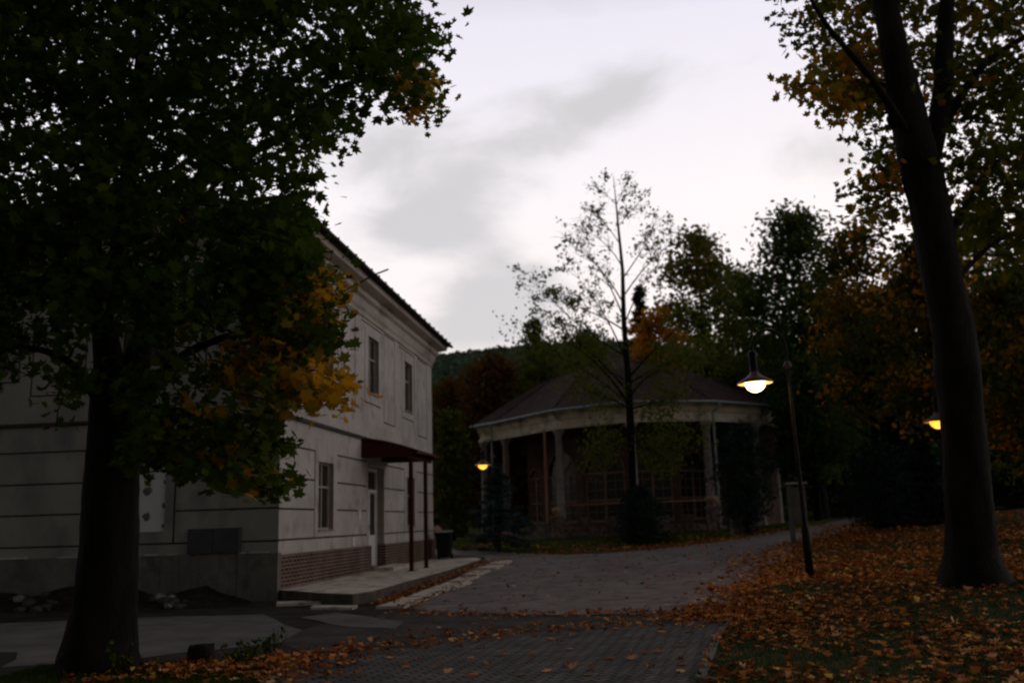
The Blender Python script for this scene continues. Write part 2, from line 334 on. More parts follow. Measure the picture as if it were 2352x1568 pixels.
HG = hraw(*np.meshgrid(GX, GY, indexing='ij'))
def h(x, y):                              # height of the ground sheet as meshed
    i = np.clip((np.asarray(x, float)-GX[0])/.5, 0, len(GX)-1.001); j = np.clip((np.asarray(y, float)-GY[0])/.5, 0, len(GY)-1.001)
    a, b = i.astype(int), j.astype(int); u, v = i-a, j-b
    return HG[a, b]*(1-u)*(1-v)+HG[a+1, b]*u*(1-v)+HG[a, b+1]*(1-u)*v+HG[a+1, b+1]*u*v
def onground(px, py):
    d = ray(px, py); ts = np.arange(4, 130, .05)/d[1]
    zz = CAM_H+d[2]*ts-h(d[0]*ts, d[1]*ts); k = np.argmax(zz < 0) if (zz < 0).any() else len(ts)-1
    return np.array([d[0]*ts[k], d[1]*ts[k], float(h(d[0]*ts[k], d[1]*ts[k]))])
def G(x, y, dz=0): return np.array([x, y, float(h(x, y))+dz])
nx, ny = len(GX), len(GY)
gx, gy = np.meshgrid(GX, GY, indexing='ij')
me = bpy.data.meshes.new('ground'); vs = np.c_[gx.ravel(), gy.ravel(), HG.ravel()]
idx = np.arange(nx*ny).reshape(nx, ny); fs = np.c_[idx[:-1, :-1].ravel(), idx[1:, :-1].ravel(), idx[1:, 1:].ravel(), idx[:-1, 1:].ravel()]
me.from_pydata(vs.tolist(), [], fs.tolist()); me.polygons.foreach_set('use_smooth', [True]*len(fs))
struct(link('ground', me, M['ground']))
def drape(name, poly, m, off, kind='structure', thick=0):
    bm = bmesh.new(); f = bm.faces.new([bm.verts.new((p[0], p[1], 0)) for p in poly])
    xs = [p[0] for p in poly]; ys = [p[1] for p in poly]
    for ax, lo, hi in ((0, min(xs), max(xs)), (1, min(ys), max(ys))):
        c = math.ceil(lo*2)/2
        while c < hi:
            co = (c, 0, 0) if ax == 0 else (0, c, 0); no = (1, 0, 0) if ax == 0 else (0, 1, 0)
            bmesh.ops.bisect_plane(bm, geom=bm.verts[:]+bm.edges[:]+bm.faces[:], plane_co=co, plane_no=no); c += .5
    for v in bm.verts: v.co.z = float(h(v.co.x, v.co.y))+off
    bmesh.ops.recalc_face_normals(bm, faces=bm.faces)
    if sum(f.normal.z for f in bm.faces) < 0: bmesh.ops.reverse_faces(bm, faces=bm.faces)
    me = bpy.data.meshes.new(name); bm.to_mesh(me); bm.free(); me.polygons.foreach_set('use_smooth', [True]*len(me.polygons))
    return struct(link(name, me, m), kind)
def gp(*pts): return [tuple(onground(*p)[:2]) for p in pts]
def wobble(poly, amp=.12, step=.6):
    out = []
    for i, p in enumerate(poly):
        q = poly[(i+1) % len(poly)]; d = math.hypot(q[0]-p[0], q[1]-p[1]); n = max(1, int(d/step))
        for k in range(n):
            t = k/n; out.append((p[0]+(q[0]-p[0])*t+random.uniform(-amp, amp), p[1]+(q[1]-p[1])*t+random.uniform(-amp, amp)))
    return out
K = gp((1640, 1471), (1680, 1403), (1731, 1351), (1777, 1300), (1857, 1248), (1931, 1226), (1980, 1192))
V = gp((1029, 1260), (1187, 1270), (1316, 1273), (1450, 1266), (1572, 1253), (1701, 1236), (1825, 1215), (1940, 1192))
roadpoly = gp((935, 1397), (1050, 1408), (1200, 1413), (1400, 1412), (1560, 1410), (1660, 1400)) + [K[2], K[3], K[4], K[5], K[6]] + [(K[6][0]-.2, 75), (K[6][0]-3.0, 75)] + V[::-1] + [(-3.5, V[0][1]), (-9, 42), (-9, 39.5), (-3, 39), (-1.3, 37.5), (-1.3, 34), (-1.75, 28), (-2.1, 22)]
drape('road', roadpoly, M['road'], .010)
lx = K[0]; P_ = gp((1600, 1568))[0]
lawnpoly = [(1.35, 3.0), P_, K[0], K[1], K[2], K[3], K[4], K[5], K[6], (K[6][0]+.3, 75), (79, 75), (79, 3)]
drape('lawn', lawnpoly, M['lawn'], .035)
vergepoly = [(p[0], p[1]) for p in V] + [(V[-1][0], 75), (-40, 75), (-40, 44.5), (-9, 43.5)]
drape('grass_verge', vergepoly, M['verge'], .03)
pv = gp((600, 1568), (640, 1524), (900, 1490), (1180, 1458), (1640, 1424), (1662, 1426), (1640, 1471)) + [P_, (1.35, 3.0), (-3.0, 3.0)]
drape('paved_path', pv, M['paver'], .016)
drape('old_asphalt_strip', wobble(gp((700, 1500), (620, 1468), (760, 1430), (940, 1400), (1200, 1416), (1640, 1406), (1678, 1402), (1650, 1422), (1180, 1456), (900, 1488)), .04), M['old'], .006)
drape('worn_asphalt', wobble(gp((0, 1432), (300, 1420), (600, 1412), (705, 1448), (640, 1478), (420, 1500), (330, 1512), (0, 1535))+[(-7, 13.5), (-12, 14)], .08), M['oldlight'], .008)
drape('worn_asphalt_patch', wobble(gp((700, 1418), (780, 1407), (930, 1428), (900, 1446), (800, 1440)), .07), M['oldlight'], .012)
# kerb between road and lawn
kb = MB(); kp = [P_]+K[:6]
for a, b in zip(kp[:-1], kp[1:]):
    L_ = math.hypot(b[0]-a[0], b[1]-a[1]); n = max(1, int(L_/.98))
    for k in range(n):
        t0, t1 = k/n+.006, (k+1)/n-.006
        p, q = [(a[0]+(b[0]-a[0])*t, a[1]+(b[1]-a[1])*t) for t in (t0, t1)]
        nx_, ny_ = (b[1]-a[1])/L_*.09, -(b[0]-a[0])/L_*.09
        z = [float(h(*w))+.05+random.uniform(-.008, .008) for w in (p, q)]
        kb.prism([(p[0]-nx_*.1, p[1]-ny_*.1), (q[0]-nx_*.1, q[1]-ny_*.1), (q[0]+nx_, q[1]+ny_), (p[0]+nx_, p[1]+ny_)], [w-.25 for w in (z[0], z[1], z[1], z[0])], [z[0], z[1], z[1], z[0]])
struct(kb.build('kerb', M['kerb']))
# far hill with a wooded crest
hb = MB(); nx2 = 90
nx2 = 300; xs = np.linspace(-260, 420, nx2); prof = []
for x in xs: prof.append(81+8*math.sin(x*.011+1.4)+2*math.sin(x*.04)+rng.uniform(-.15, .15))
rows = []
for j, (yy, fz) in enumerate(((150, .0), (200, .25), (270, .55), (340, .8), (400, 1.0), (440, .9))):
    for i, x in enumerate(xs): rows.append((x, yy, 2+prof[i]*fz*.82))
hb.add(rows, [(j*nx2+i, j*nx2+i+1, (j+1)*nx2+i+1, (j+1)*nx2+i) for j in range(5) for i in range(nx2-1)], 0, True)
struct(hb.build('hill', M['hill']))

HILLPROF = (xs, np.array(prof))
# ------------------------------------------------------------------ the grey house
HC = (-5.47020868, 21.49148457, 0)
house = empty('grey_house', HC, math.pi/2-YAW)     # local x runs along the lit facade, y along the dim one
tag(house, 'two storey grey rendered house with brick plinth and dark red canopy', 'house')
def H2W(u, v): 
    d1 = (math.sin(YAW), math.cos(YAW)); d2 = (-math.cos(YAW), math.sin(YAW)); return (HC[0]+d1[0]*u+d2[0]*v, HC[1]+d1[1]*u+d2[1]*v)
def relief(s0, s1, z0, z1, rects, to3, base=0, gmi=1):
    """wall as stepped surface; rects (s0,s1,z0,z1,depth,open)"""
    S = sorted({s0, s1, *[r[0] for r in rects], *[r[1] for r in rects]}); Z = sorted({z0, z1, *[r[2] for r in rects], *[r[3] for r in rects]})
    S = [s for s in S if s0 <= s <= s1]; Z = [z for z in Z if z0 <= z <= z1]
    dep = np.zeros((len(S)-1, len(Z)-1)); op = np.zeros_like(dep, bool); m_ = MB()
    for i in range(len(S)-1):
        for j in range(len(Z)-1):
            cs, cz = (S[i]+S[i+1])/2, (Z[j]+Z[j+1])/2
            for r in rects:
                if r[0] < cs < r[1] and r[2] < cz < r[3] and r[4] > dep[i, j]: dep[i, j] = r[4]; op[i, j] = r[5]
    for i in range(len(S)-1):
        for j in range(len(Z)-1):
            d = dep[i, j]; a = [(S[i], Z[j]), (S[i+1], Z[j]), (S[i+1], Z[j+1]), (S[i], Z[j+1])]
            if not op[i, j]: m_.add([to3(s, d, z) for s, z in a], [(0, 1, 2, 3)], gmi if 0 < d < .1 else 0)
            for (ii, jj, e) in ((i+1, j, (1, 2)), (i, j+1, (3, 2))):
                d2 = dep[ii, jj] if ii < len(S)-1 and jj < len(Z)-1 else 0
                if ii >= len(S)-1 or jj >= len(Z)-1: continue
                if d != d2:
                    p, q = a[e[0]], a[e[1]]
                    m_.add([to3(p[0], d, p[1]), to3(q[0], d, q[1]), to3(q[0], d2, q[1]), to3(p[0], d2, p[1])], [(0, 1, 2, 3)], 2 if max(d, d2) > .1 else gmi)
    return m_
gw, gd = .045, .05
def hl(s0, s1, z, w=gw, d=gd): return (s0, s1, z-w/2, z+w/2, d, False)
def vl(s, z0, z1, w=gw, d=gd): return (s-w/2, s+w/2, z0, z1, d, False)
def box_outline(s0, s1, z0, z1, w=.04, d=.04): return [hl(s0, s1, z0, w, d), hl(s0, s1, z1, w, d), vl(s0, z0, z1, w, d), vl(s1, z0, z1, w, d)]
HL, HD, HT = 16.45, 14.0, 8.35
rr = []
# lit facade, ground floor
rr += [hl(0, 7.05, 1.33), vl(2.39, 1.33, 3.53)] + [hl(0, 2.39, z) for z in (2.04, 2.78, 3.53)] + [hl(4.2, 7.0, z) for z in (2.04, 2.78, 3.53)]
rr += [hl(9.1, 11.77, z) for z in (2.04, 2.78, 3.53)] + [hl(9.1, 16.45, 1.33), vl(11.77, 1.33, 3.53)] + [hl(13.7, 16.45, z) for z in (2.04, 2.78, 3.53)]
wins_r = [(2.69, 3.90, 1.53, 3.28), (12.1, 13.3, 1.53, 3.28), (2.6, 3.8, 5.72, 7.53), (7.24, 8.44, 5.72, 7.53), (11.88, 13.06, 5.69, 7.5)]
door = (7.2, 9.04, .30, 3.40)
rr += [(*w, .2, True) for w in wins_r] + [(*door, .32, True)]
for a, b in ((.3, 1.3), (4.5, 5.8), (9.06, 10.44), (13.9, 15.5)): rr += box_outline(a, b, 4.93, 7.92)
for a, b in ((2.2, 4.2), (6.84, 8.8), (11.47, 13.4)):
    rr += [vl(a, 5.37, 7.74, .04, .04), hl(a, b-.15, 5.37, .04, .04), vl(b, 5.5, 7.88, .04, .04), hl(a-.4, b, 7.88, .04, .04)]
wr = relief(0, HL, .0, HT, rr, lambda s, d, z: (s, d, z))
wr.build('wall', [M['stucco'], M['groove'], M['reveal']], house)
# dim facade towards the camera
rl = [hl(0, 2.55, z) for z in (2.06, 2.79, 3.55)] + [hl(0, HD, 1.32)] + [vl(2.55, 1.32, 3.55), vl(4.45, 1.32, 3.55)] + [hl(4.45, HD, z) for z in (2.06, 2.79, 3.55)]
wins_l = [(2.72, 4.2, 5.5, 7.4), (7.1, 8.5, 5.5, 7.4)]
rl += [(*w, .2, True) for w in wins_l] + [(2.79, 4.2, 1.59, 3.12, .12, False)]
for a, b in ((.4, 1.9), (5.0, 6.4), (9.3, 10.6)): rl += box_outline(a, b, 4.93, 7.92)
for a, b in ((2.35, 4.55), (6.75, 8.85)): rl += box_outline(a, b, 5.3, 7.75)
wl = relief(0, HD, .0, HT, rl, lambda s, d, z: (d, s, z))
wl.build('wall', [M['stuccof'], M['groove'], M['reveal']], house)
bk = MB(); bk.add([(HL, 0, 0), (HL, HD, 0), (0, HD, 0), (HL, 0, HT), (HL, HD, HT), (0, HD, HT)], [(0, 1, 4, 3), (1, 2, 5, 4)]); bk.build('wall', M['stucco'], house)
# plinths
pb = MB(); pb.box(-.02, 7.4, -.05, .02, 0, 1.0); pb.box(9.1, HL+.05, -.05, .02, 0, 1.0); pb.box(7.36, 7.42, -.05, .3, .3, 1.0); pb.box(9.02, 9.1, -.05, .3, .3, 1.0); pb.build('brick_plinth', M['brick'], house)
pl = MB()
n_ = 60
for i in range(n_):
    a, b = -.06+(HD+.06)*i/n_, -.06+(HD+.06)*(i+1)/n_
    d = .12+random.uniform(-.012, .012)+(.06 if i < 4 else 0)
    pl.box(-d, .04, a, b, -.1, 1.05+random.uniform(-.01, .01))
pl.build('concrete_plinth', M['plinth'], house)
wm = MB()
v_ = .2
while v_ < HD:
    ln = random.uniform(.15, .7)
    if not .85 < v_ < 2.2 and random.random() < .75: wm = MB(); wm.box(-.10, .0, v_, v_+ln, 1.062, 1.062+random.uniform(.012, .035)); wm.build('plaster_bead', M['mortarwhite'], house)
    v_ += ln+random.uniform(.02, .3)
# string course
bd = MB(); bd.prism([(-.07, -.07), (HL+.07, -.07), (HL+.07, HD), (HL, HD), (HL, 0), (0, 0), (0, HD), (-.07, HD)], 4.17, 4.26); bd.build('string_course', M['band'], house)
# cornice: stepped profile swept round three sides
prof = [(0.001, 7.98), (.05, 8.0), (.05, 8.12), (.10, 8.20), (.16, 8.42), (.26, 8.50), (.26, 8.64), (.38, 8.68), (.55, 8.74), (.58, 8.90)]
cn = MB(); vs = []
for o_, z_ in prof: vs += [(-o_, HD, z_), (-o_, -o_, z_), (HL+o_, -o_, z_), (HL+o_, HD, z_)]
cn.add(vs, [(i*4+k, i*4+k+1, (i+1)*4+k+1, (i+1)*4+k) for i in range(len(prof)-1) for k in range(3)]); cn.build('cornice', M['cornice'], house)
rf = MB(); e = .68
rf.add([(-e, -e, 8.91), (HL+e, -e, 8.91), (HL+e, HD+e, 8.91), (-e, HD+e, 8.91), (-e, -e, 9.0), (HL+e, -e, 9.0), (HL+e, HD+e, 9.0), (-e, HD+e, 9.0), (6, HD/2, 12.4), (HL-6, HD/2, 12.4)],
       [(0, 1, 2, 3), (0, 1, 5, 4), (1, 2, 6, 5), (2, 3, 7, 6), (3, 0, 4, 7), (4, 5, 9, 8), (5, 6, 9), (6, 7, 8, 9), (7, 4, 8)])
roof = rf.build('roof', M['tile'], house)
gt = MB(); gt.tube([(-e-.05, -e-.06, 8.97), (HL+e+.05, -e-.06, 8.93)], .06, 8); gt.tube([(-e-.06, HD, 8.97), (-e-.06, -e, 8.97)], .06, 8)
for k in range(22): u_ = .2+k*.78; gt.box(u_, u_+.03, -e-.13, -e+.02, 8.88, 9.03)
gt.build('gutter', M['tile'], roof)
# windows
def window(w, facade, depth=.19, mid=None):
    s0, s1, z0, z1 = w; f = (lambda s, d, z: (s, d, z)) if facade == 'r' else (lambda s, d, z: (d, s, z))
    def fb(mb, a, b, c, d_, y0, y1):
        p, q = f(a, y0, c), f(b, y1, d_); mb.box(min(p[0], q[0]), max(p[0], q[0]), min(p[1], q[1]), max(p[1], q[1]), c, d_)
    g = MB(); fb(g, s0, s1, z0, z1, depth-.01, depth+.02); win = g.build('window', M['glass'], house)
    fr = MB(); t = .055; zm = mid or z0+(z1-z0)*.62
    fb(fr, s0, s0+t, z0, z1, depth-.06, depth-.012); fb(fr, s1-t, s1, z0, z1, depth-.06, depth-.012)
    for za in (z0, z1-t, zm): fb(fr, s0+t, s1-t, za, za+t, depth-.062, depth-.012)
    c = (s0+s1)/2; fb(fr, c-.03, c+.03, z0+t, zm, depth-.058, depth-.012); fb(fr, c-.03, c+.03, zm+t, z1-t, depth-.058, depth-.012)
    fr.build('frame', M['cream'], win)
    si = MB(); fb(si, s0-.03, s1+.03, z0-.05, z0-.002, -.04, depth-.07); si.build('sill', M['reveal'], win)
for w in wins_r: window(w, 'r')
for w in wins_l: window(w, 'l')
# door
dd = .3
dm = MB(); dm.box(7.2, 9.04, dd, dd+.05, .3, 3.4, 0); dr = dm.build('door', M['cream'], house)
fm = MB()
for a, b, c, d_ in ((7.2, 7.3, .3, 3.4), (8.94, 9.04, .3, 3.4), (7.3, 8.94, 3.3, 3.4), (7.3, 8.94, 2.62, 2.72), (8.05, 8.15, .3, 2.62)): fm.box(a, b, dd-.07, dd-.002, c, d_)
for a, b in ((7.3, 8.05), (8.15, 8.94)):
    fm.box(a, a+.1, dd-.05, dd-.002, .3, 2.62); fm.box(b-.1, b, dd-.05, dd-.002, .3, 2.62); fm.box(a+.1, b-.1, dd-.05, dd-.002, 1.18, 1.30); fm.box(a+.1, b-.1, dd-.04, dd-.003, .36, 1.18)
fm.build('frame', M['white'], dr)
gm = MB()
for a, b in ((7.4, 7.95), (8.25, 8.84)): gm.box(a, b, dd-.03, dd-.004, 1.30, 2.58)
gm.box(7.32, 8.92, dd-.03, dd-.004, 2.74, 3.28); gm.build('pane', M['glass'], dr)
hm = MB(); hm.tube([(8.0, dd-.10, 1.45), (8.0, dd-.10, 1.62)], .015); hm.tube([(8.0, dd-.1, 1.6), (8.0, dd-.03, 1.6)], .012); hm.build('handle', M['zinc'], dr)
st = MB(); st.box(7.45, 9.0, -.02, .3, .24, .30); st.box(7.5, 10.1, -.72, -.052, .235, .33); st.build('door_step', M['concrete'], house)
# canopy on two posts
can = MB(); seg = 12; u0c, u1c, v1c = 6.45, 9.5, -1.75
top = []; bot = []
for i in range(seg+1):
    t = i/seg; v = v1c*t; z = 4.20-.42*t**1.6
    top.append((v, z)); bot.append((v, z-.07))
vs = [(u, v, z) for u in (u0c, u1c) for v, z in top+bot[::-1]]; k = 2*(seg+1)
can.add(vs, [tuple(range(k)), tuple(range(2*k-1, k-1, -1))]+[(i, (i+1) % k, k+(i+1) % k, k+i) for i in range(k)])
for u in (u0c+.05, 6.8, 8.76, u1c-.05): can.add([(u-.03, 0, 4.12), (u-.03, 0, 3.62), (u-.03, v1c+.25, 3.62), (u-.03, v1c+.1, 3.76), (u+.03, 0, 4.12), (u+.03, 0, 3.62), (u+.03, v1c+.25, 3.62), (u+.03, v1c+.1, 3.76)], [(0, 1, 2, 3), (7, 6, 5, 4), (0, 3, 7, 4), (1, 2, 6, 5), (2, 3, 7, 6), (0, 4, 5, 1)])
can.box(u0c, u1c, -1.5, -1.4, 3.56, 3.66)
canopy = can.build('canopy', M['redpaint'], house)
for u in (6.8, 8.76):
    p = MB(); p.box(u-.055, u+.055, -1.505, -1.395, .24, 3.6); p.box(u-.1, u+.1, -1.55, -1.35, .238, .255); p.build('post', M['redpaint'], canopy)
# boarded window niche, with adhesive dabs
bo = MB(); bo.box(.05, .13, 2.80, 4.2, 1.6, 3.08); bob = bo.build('window_board', M['board'], house); bob['label'] = 'white boarded window with dark dabs'
db = MB()
for s_, z_, r_ in ((3.25, 2.55, .13), (3.27, 1.95, .11), (2.83, 2.2, .07), (2.82, 2.75, .06), (3.75, 2.75, .09), (3.8, 2.1, .1), (2.84, 1.72, .05)):
    a = [(.046, s_+r_*random.uniform(.6, 1.25)*math.cos(t)*.9, z_+r_*random.uniform(.6, 1.15)*math.sin(t)) for t in np.linspace(0, 2*math.pi, 14)[:-1]]
    db = MB(); db.add(a+[(.02, s_, z_)], [(i, (i+1) % 13, 13) for i in range(13)]); db.build('adhesive_dab', M['dab'], bob)
cbx = MB(); cbx.box(-.16, -.0, .89, 2.12, 1.07, 1.64); cab = cbx.build('meter_cabinet', M['cabinet'], house)
cl = MB(); cl.box(-.175, -.162, .92, 1.49, 1.10, 1.61); cl.box(-.175, -.162, 1.52, 2.09, 1.10, 1.61); cl.build('door', M['cabinet'], cab)
sw = MB(); sw.box(6.15, 6.38, -.03, 0, 1.78, 2.08); sw.build('notice_plate', M['white'], house)
sw = MB(); sw.box(5.55, 5.78, -.03, 0, 1.04, 1.28); sw.build('notice_plate', M['white'], house)
an = MB(); an.tube([(4.0, 0, 8.05), (4.1, -1.1, 8.62), (4.1, -1.5, 8.75)], .025, 6); an.build('bracket', M['black'], house)
hd_ = MB(); hd_.box(13.0, 13.1, -.12, 0, 1.6, 1.75)

# concrete terrace slab in front of the house
def WP(l): return [H2W(*p) for p in l]
slab = MB(); sp_ = WP([(-.03, -.06), (-1.28, -1.5), (-1.75, -2.3), (-1.2, -2.52), (2.1, -2.5), (7.1, -2.52), (14.6, -2.25), (16.9, -1.6), (17.2, -.06)])
slab.prism(sp_, .0, .235, 0); slab_o = slab.build('concrete_terrace', [M['concrete']]); 
for f in slab_o.data.polygons:
    if abs(f.normal.z) < .5: f.material_index = 1
slab_o.data.materials.append(M['edge'])
tag(slab_o, 'pale raised concrete terrace slab under the dark red canopy', 'terrace')
# broken concrete strip beside it
def rough_slab(name, uv, z1, label, group=None, m='concrete'):
    w = WP(uv); c = np.mean(w, axis=0); g = float(h(*c)); mb = MB(); pts = wobble(w, .035, .35)
    mb.prism([(p[0]-c[0], p[1]-c[1]) for p in pts], -.1, z1); o = mb.build(name, M[m]); o.location = (c[0], c[1], g)
    return tag(o, label, 'concrete slab', group)
us = [(-2.4, -.3), (-.22, 2.0), (2.1, 4.2), (4.35, 6.2), (6.3, 8.9), (9.0, 11.2), (11.35, 13.6)]
labs = ['nearest broken concrete paving slab beside the terrace, by the old asphalt', 'second nearest concrete paving slab beside the terrace', 'third nearest concrete paving slab along the terrace edge', 'middle concrete paving slab of the strip along the terrace', 'fifth concrete paving slab from the near end beside the terrace', 'last but one concrete slab of the strip, near the wheelie bin', 'farthest concrete slab of the strip, at the end of the terrace']
for (a, b), lb in zip(us, labs):
    w0 = 3.0+random.uniform(-.05, .08); rough_slab('paving_slab', [(a, -w0), (b, -w0-random.uniform(-.06, .06)), (b, -3.62-random.uniform(-.1, .1)), (a, -3.62-random.uniform(-.12, .1))], .05+random.uniform(0, .02), lb, 'concrete slabs in a strip beside the terrace')
rough_slab('stepping_slab', [(-1.5, -.55), (-.9, -.35), (-.75, -1.4), (-1.3, -1.5)], .06, 'small loose concrete slab near the house corner', 'loose slabs at the near end of the terrace')
rough_slab('stepping_slab', [(-2.3, -1.6), (-1.75, -1.5), (-2.0, -2.45), (-2.5, -2.5)], .045, 'small loose slab with leaves at the tip of the terrace', 'loose slabs at the near end of the terrace')

# wheelie bin at the far corner
bp_ = H2W(15.6, -.62); bn = empty('wheelie_bin', (bp_[0], bp_[1], .236), -YAW); tag(bn, 'black wheelie bin standing at the far corner of the house', 'bin')
b_ = MB(); tp, bt_ = (.29, .37), (.22, .27)
b_.add([(-bt_[0], -bt_[1], .06), (bt_[0], -bt_[1], .06), (bt_[0], bt_[1], .06), (-bt_[0], bt_[1], .06), (-tp[0], -tp[1], .98), (tp[0], -tp[1], .98), (tp[0], tp[1], .98), (-tp[0], tp[1], .98)], [(3, 2, 1, 0), (4, 5, 6, 7), (0, 1, 5, 4), (1, 2, 6, 5), (2, 3, 7, 6), (3, 0, 4, 7)]); b_.box(-.31, .31, -.39, .39, .92, .975); b_.build('body', M['black'], bn)
l_ = MB(); l_.prism([(-.32, -.41), (.32, -.41), (.32, .42), (-.32, .42)], .982, [1.02, 1.02, 1.08, 1.08]); l_.tube([(-.25, .47, 1.02), (.25, .47, 1.02)], .018); l_.build('lid', M['black'], bn)
for sx in (-.25, .25):
    w_ = MB(); w_.tube([(sx-.03, .24, .1), (sx+.03, .24, .1)], .1, 16); w_.build('wheel', M['black'], bn)
# bits beyond the corner
P = onground(1012, 1218); P = ondepth(1003, 1222, 46); zg = float(h(P[0], P[1]))
sb = MB(); sb.lathe([(0, 0), (.42, 0), (.48, .35), (.36, .7), (.40, 1.0), (.30, 1.35), (.12, 1.55), (0, 1.6)], 10); o = sb.build('boulder', M['sandstone'])
for v in o.data.vertices: v.co += Vector((random.uniform(-.06, .06), random.uniform(-.06, .06), random.uniform(-.04, .04)))
o.scale = (.75, .75, .62); o.location = (P[0], P[1], zg); tag(o, 'upright brown sandstone boulder behind the far house corner', 'boulder')
P = ondepth(1045, 1212, 54); 
sb = MB(); sb.lathe([(.16*math.sin(t), .16-.16*math.cos(t)) for t in np.linspace(0.02, math.pi-.02, 10)], 16); o = sb.build('ball', M['ball']); o.location = (P[0], P[1], float(h(P[0], P[1]))+.03)
tag(o, 'small orange ball lying on the grass beyond the house', 'ball')

# rubble heap under the dim facade
def ico(r, sub=1):
    bm = bmesh.new(); bmesh.ops.create_icosphere(bm, subdivisions=sub, radius=r)
    for v in bm.verts: v.co = Vector((v.co.x*random.uniform(.7, 1.25), v.co.y*random.uniform(.7, 1.25), v.co.z*random.uniform(.45, .8)))
    me = bpy.data.meshes.new('stone'); bm.to_mesh(me); bm.free(); return me
hp = MB(); nu, nv = 60, 9
for i in range(nu+1):
    for j in range(nv+1):
        v = .5+(HD-.5)*i/nu; s = j/nv; u = -.14-1.7*s
        w = H2W(u+random.uniform(-.03, .03), v); amp = .30+.07*math.sin(v*1.7)+.05*math.sin(v*4.1)
        if v < 1.6: amp *= max(0, (v-.5)/1.1)
        z = amp*(1-s)**1.2*(.85+.3*random.random()) + (.0 if j < nv else -.05)
        hp.v.append((w[0], w[1], z))
for i in range(nu):
    for j in range(nv): hp.f.append([i*(nv+1)+j, (i+1)*(nv+1)+j, (i+1)*(nv+1)+j+1, i*(nv+1)+j+1]); hp.mi.append(0); hp.smooth.append(False)
struct(hp.build('dirt_heap', M['dirt']))
for i in range(90):
    v = random.uniform(1.3, 10.5); u = -.3-1.5*random.random()**.8; s = (-u-.14)/1.7; w = H2W(u, v); r = random.uniform(.05, .17)
    o = link('rubble_stone', ico(r), M['darkstone'] if random.random() < .8 else M['stone']); o.location = (w[0], w[1], (.30+.07*math.sin(v*1.7))*(1-s)**1.2+r*.15)
    tag(o, 'dusty broken stone in the rubble heap along the shaded house wall', 'stone', 'rubble stones along the shaded wall')
for px, py, r, lb in ((480, 1375, .15, 'largest pale stone at the right end of the rubble heap'), (148, 1372, .12, 'pale stone left of the thick tree trunk on the rubble')):
    P = onz(px, py, .08); o = link('rubble_stone', ico(r), M['stone']); o.location = P; tag(o, lb, 'stone', 'rubble stones along the shaded wall')

# ------------------------------------------------------------------ street lamps
def lamp(base, rz, label, globe, hs=1.0, energy=8, lean=(0, 0)):
    t = empty('street_lamp', base, rz); tag(t, label, 'street lamp', 'hooded street lamps'); t.rotation_euler = (lean[0], lean[1], rz)
    p = MB(); p.lathe([(0, -.9), (.085, -.9), (.085, 1.0), (.07, 1.05), (.052, 1.12), (.045, 1.2), (.028, 4.40), (.028, 4.42), (0, 4.42)], 16); p.build('pole', M['pole'], t)
    k = MB(); k.lathe([(0, 4.39), (.05, 4.39), (.085, 4.43), (.085, 4.47), (.05, 4.53), (.03, 4.55), (0, 4.55)], 16); k.build('collar', M['hood'], t)
    a = MB(); r = .365
    pts = [(0, 0, 4.5), (0, 0, 4.7)]+[(-r+r*math.cos(q), 0, 4.86+.40*math.sin(q)) for q in np.linspace(0, math.pi, 18)]+[(-2*r, 0, 4.8), (-2*r, 0, 4.76)]
    a.tube(pts, .026, 8); a.build('arm', M['pole'], t)
    x = -2*r
    nk = MB(); nk.lathe([(0, 4.83), (.035, 4.83), (.085, 4.78), (.088, 4.75), (.078, 4.36), (.085, 4.32), (0, 4.32)], 18, (x, 0, 0)); nk.build('neck', M['pole'], t)
    hd = MB(); hd.lathe([(.08, 4.36), (.11, 4.30), (.18, 4.245), (.375, 4.14), (.38, 4.11), (.37, 4.10)], 32, (x, 0, 0)); hood = hd.build('shade', M['hood'], t)
    hi = MB(); hi.lathe([(.368, 4.103), (.22, 4.19), (.12, 4.23), (0, 4.235)], 32, (x, 0, 0)); hi.build('reflector', M['hoodin'], hood)
    gl = MB(); gl.lathe([(.215, 4.13)]+[(.215*math.cos(q), 4.12-.20*math.sin(q)) for q in np.linspace(0, math.pi/2-.01, 12)], 32, (x, 0, 0)); gl.build('globe', globe, t)
    ld = bpy.data.lights.new('lamp_light', 'POINT'); ld.energy = energy; ld.color = (1, .55, .2); ld.shadow_soft_size = .12; lo = bpy.data.objects.new('lamp_light', ld); C.objects.link(lo); lo.parent = t; lo.location = (x, 0, 3.84)
    return t
LB = onground(1862, 1330); print('lamp base', LB)
lamp(LB, 0, 'tall black street lamp with a lit hooded globe on the leafy lawn', M['globe'], energy=14, lean=(0, R(-1.2)))
P = ondepth(1112, 1068, 42.0); g = float(h(P[0]+.58, 42)); print('lamp2', P, g)
lamp((P[0]+.42, 42.4, P[2]-4.05), R(-45), 'yellow lit street lamp beside the blue spruce and the pavilion', M['globe2'], energy=3)
P = ondepth(2155, 973, 25.5); g = float(h(P[0]+.73, 25.5)); print('lamp3', P, g)
lamp((P[0]+.73, 25.5, P[2]-4.05), 0, 'distant orange lit lamp half hidden by the leaning trunk on the right', M['globe2'], energy=3)

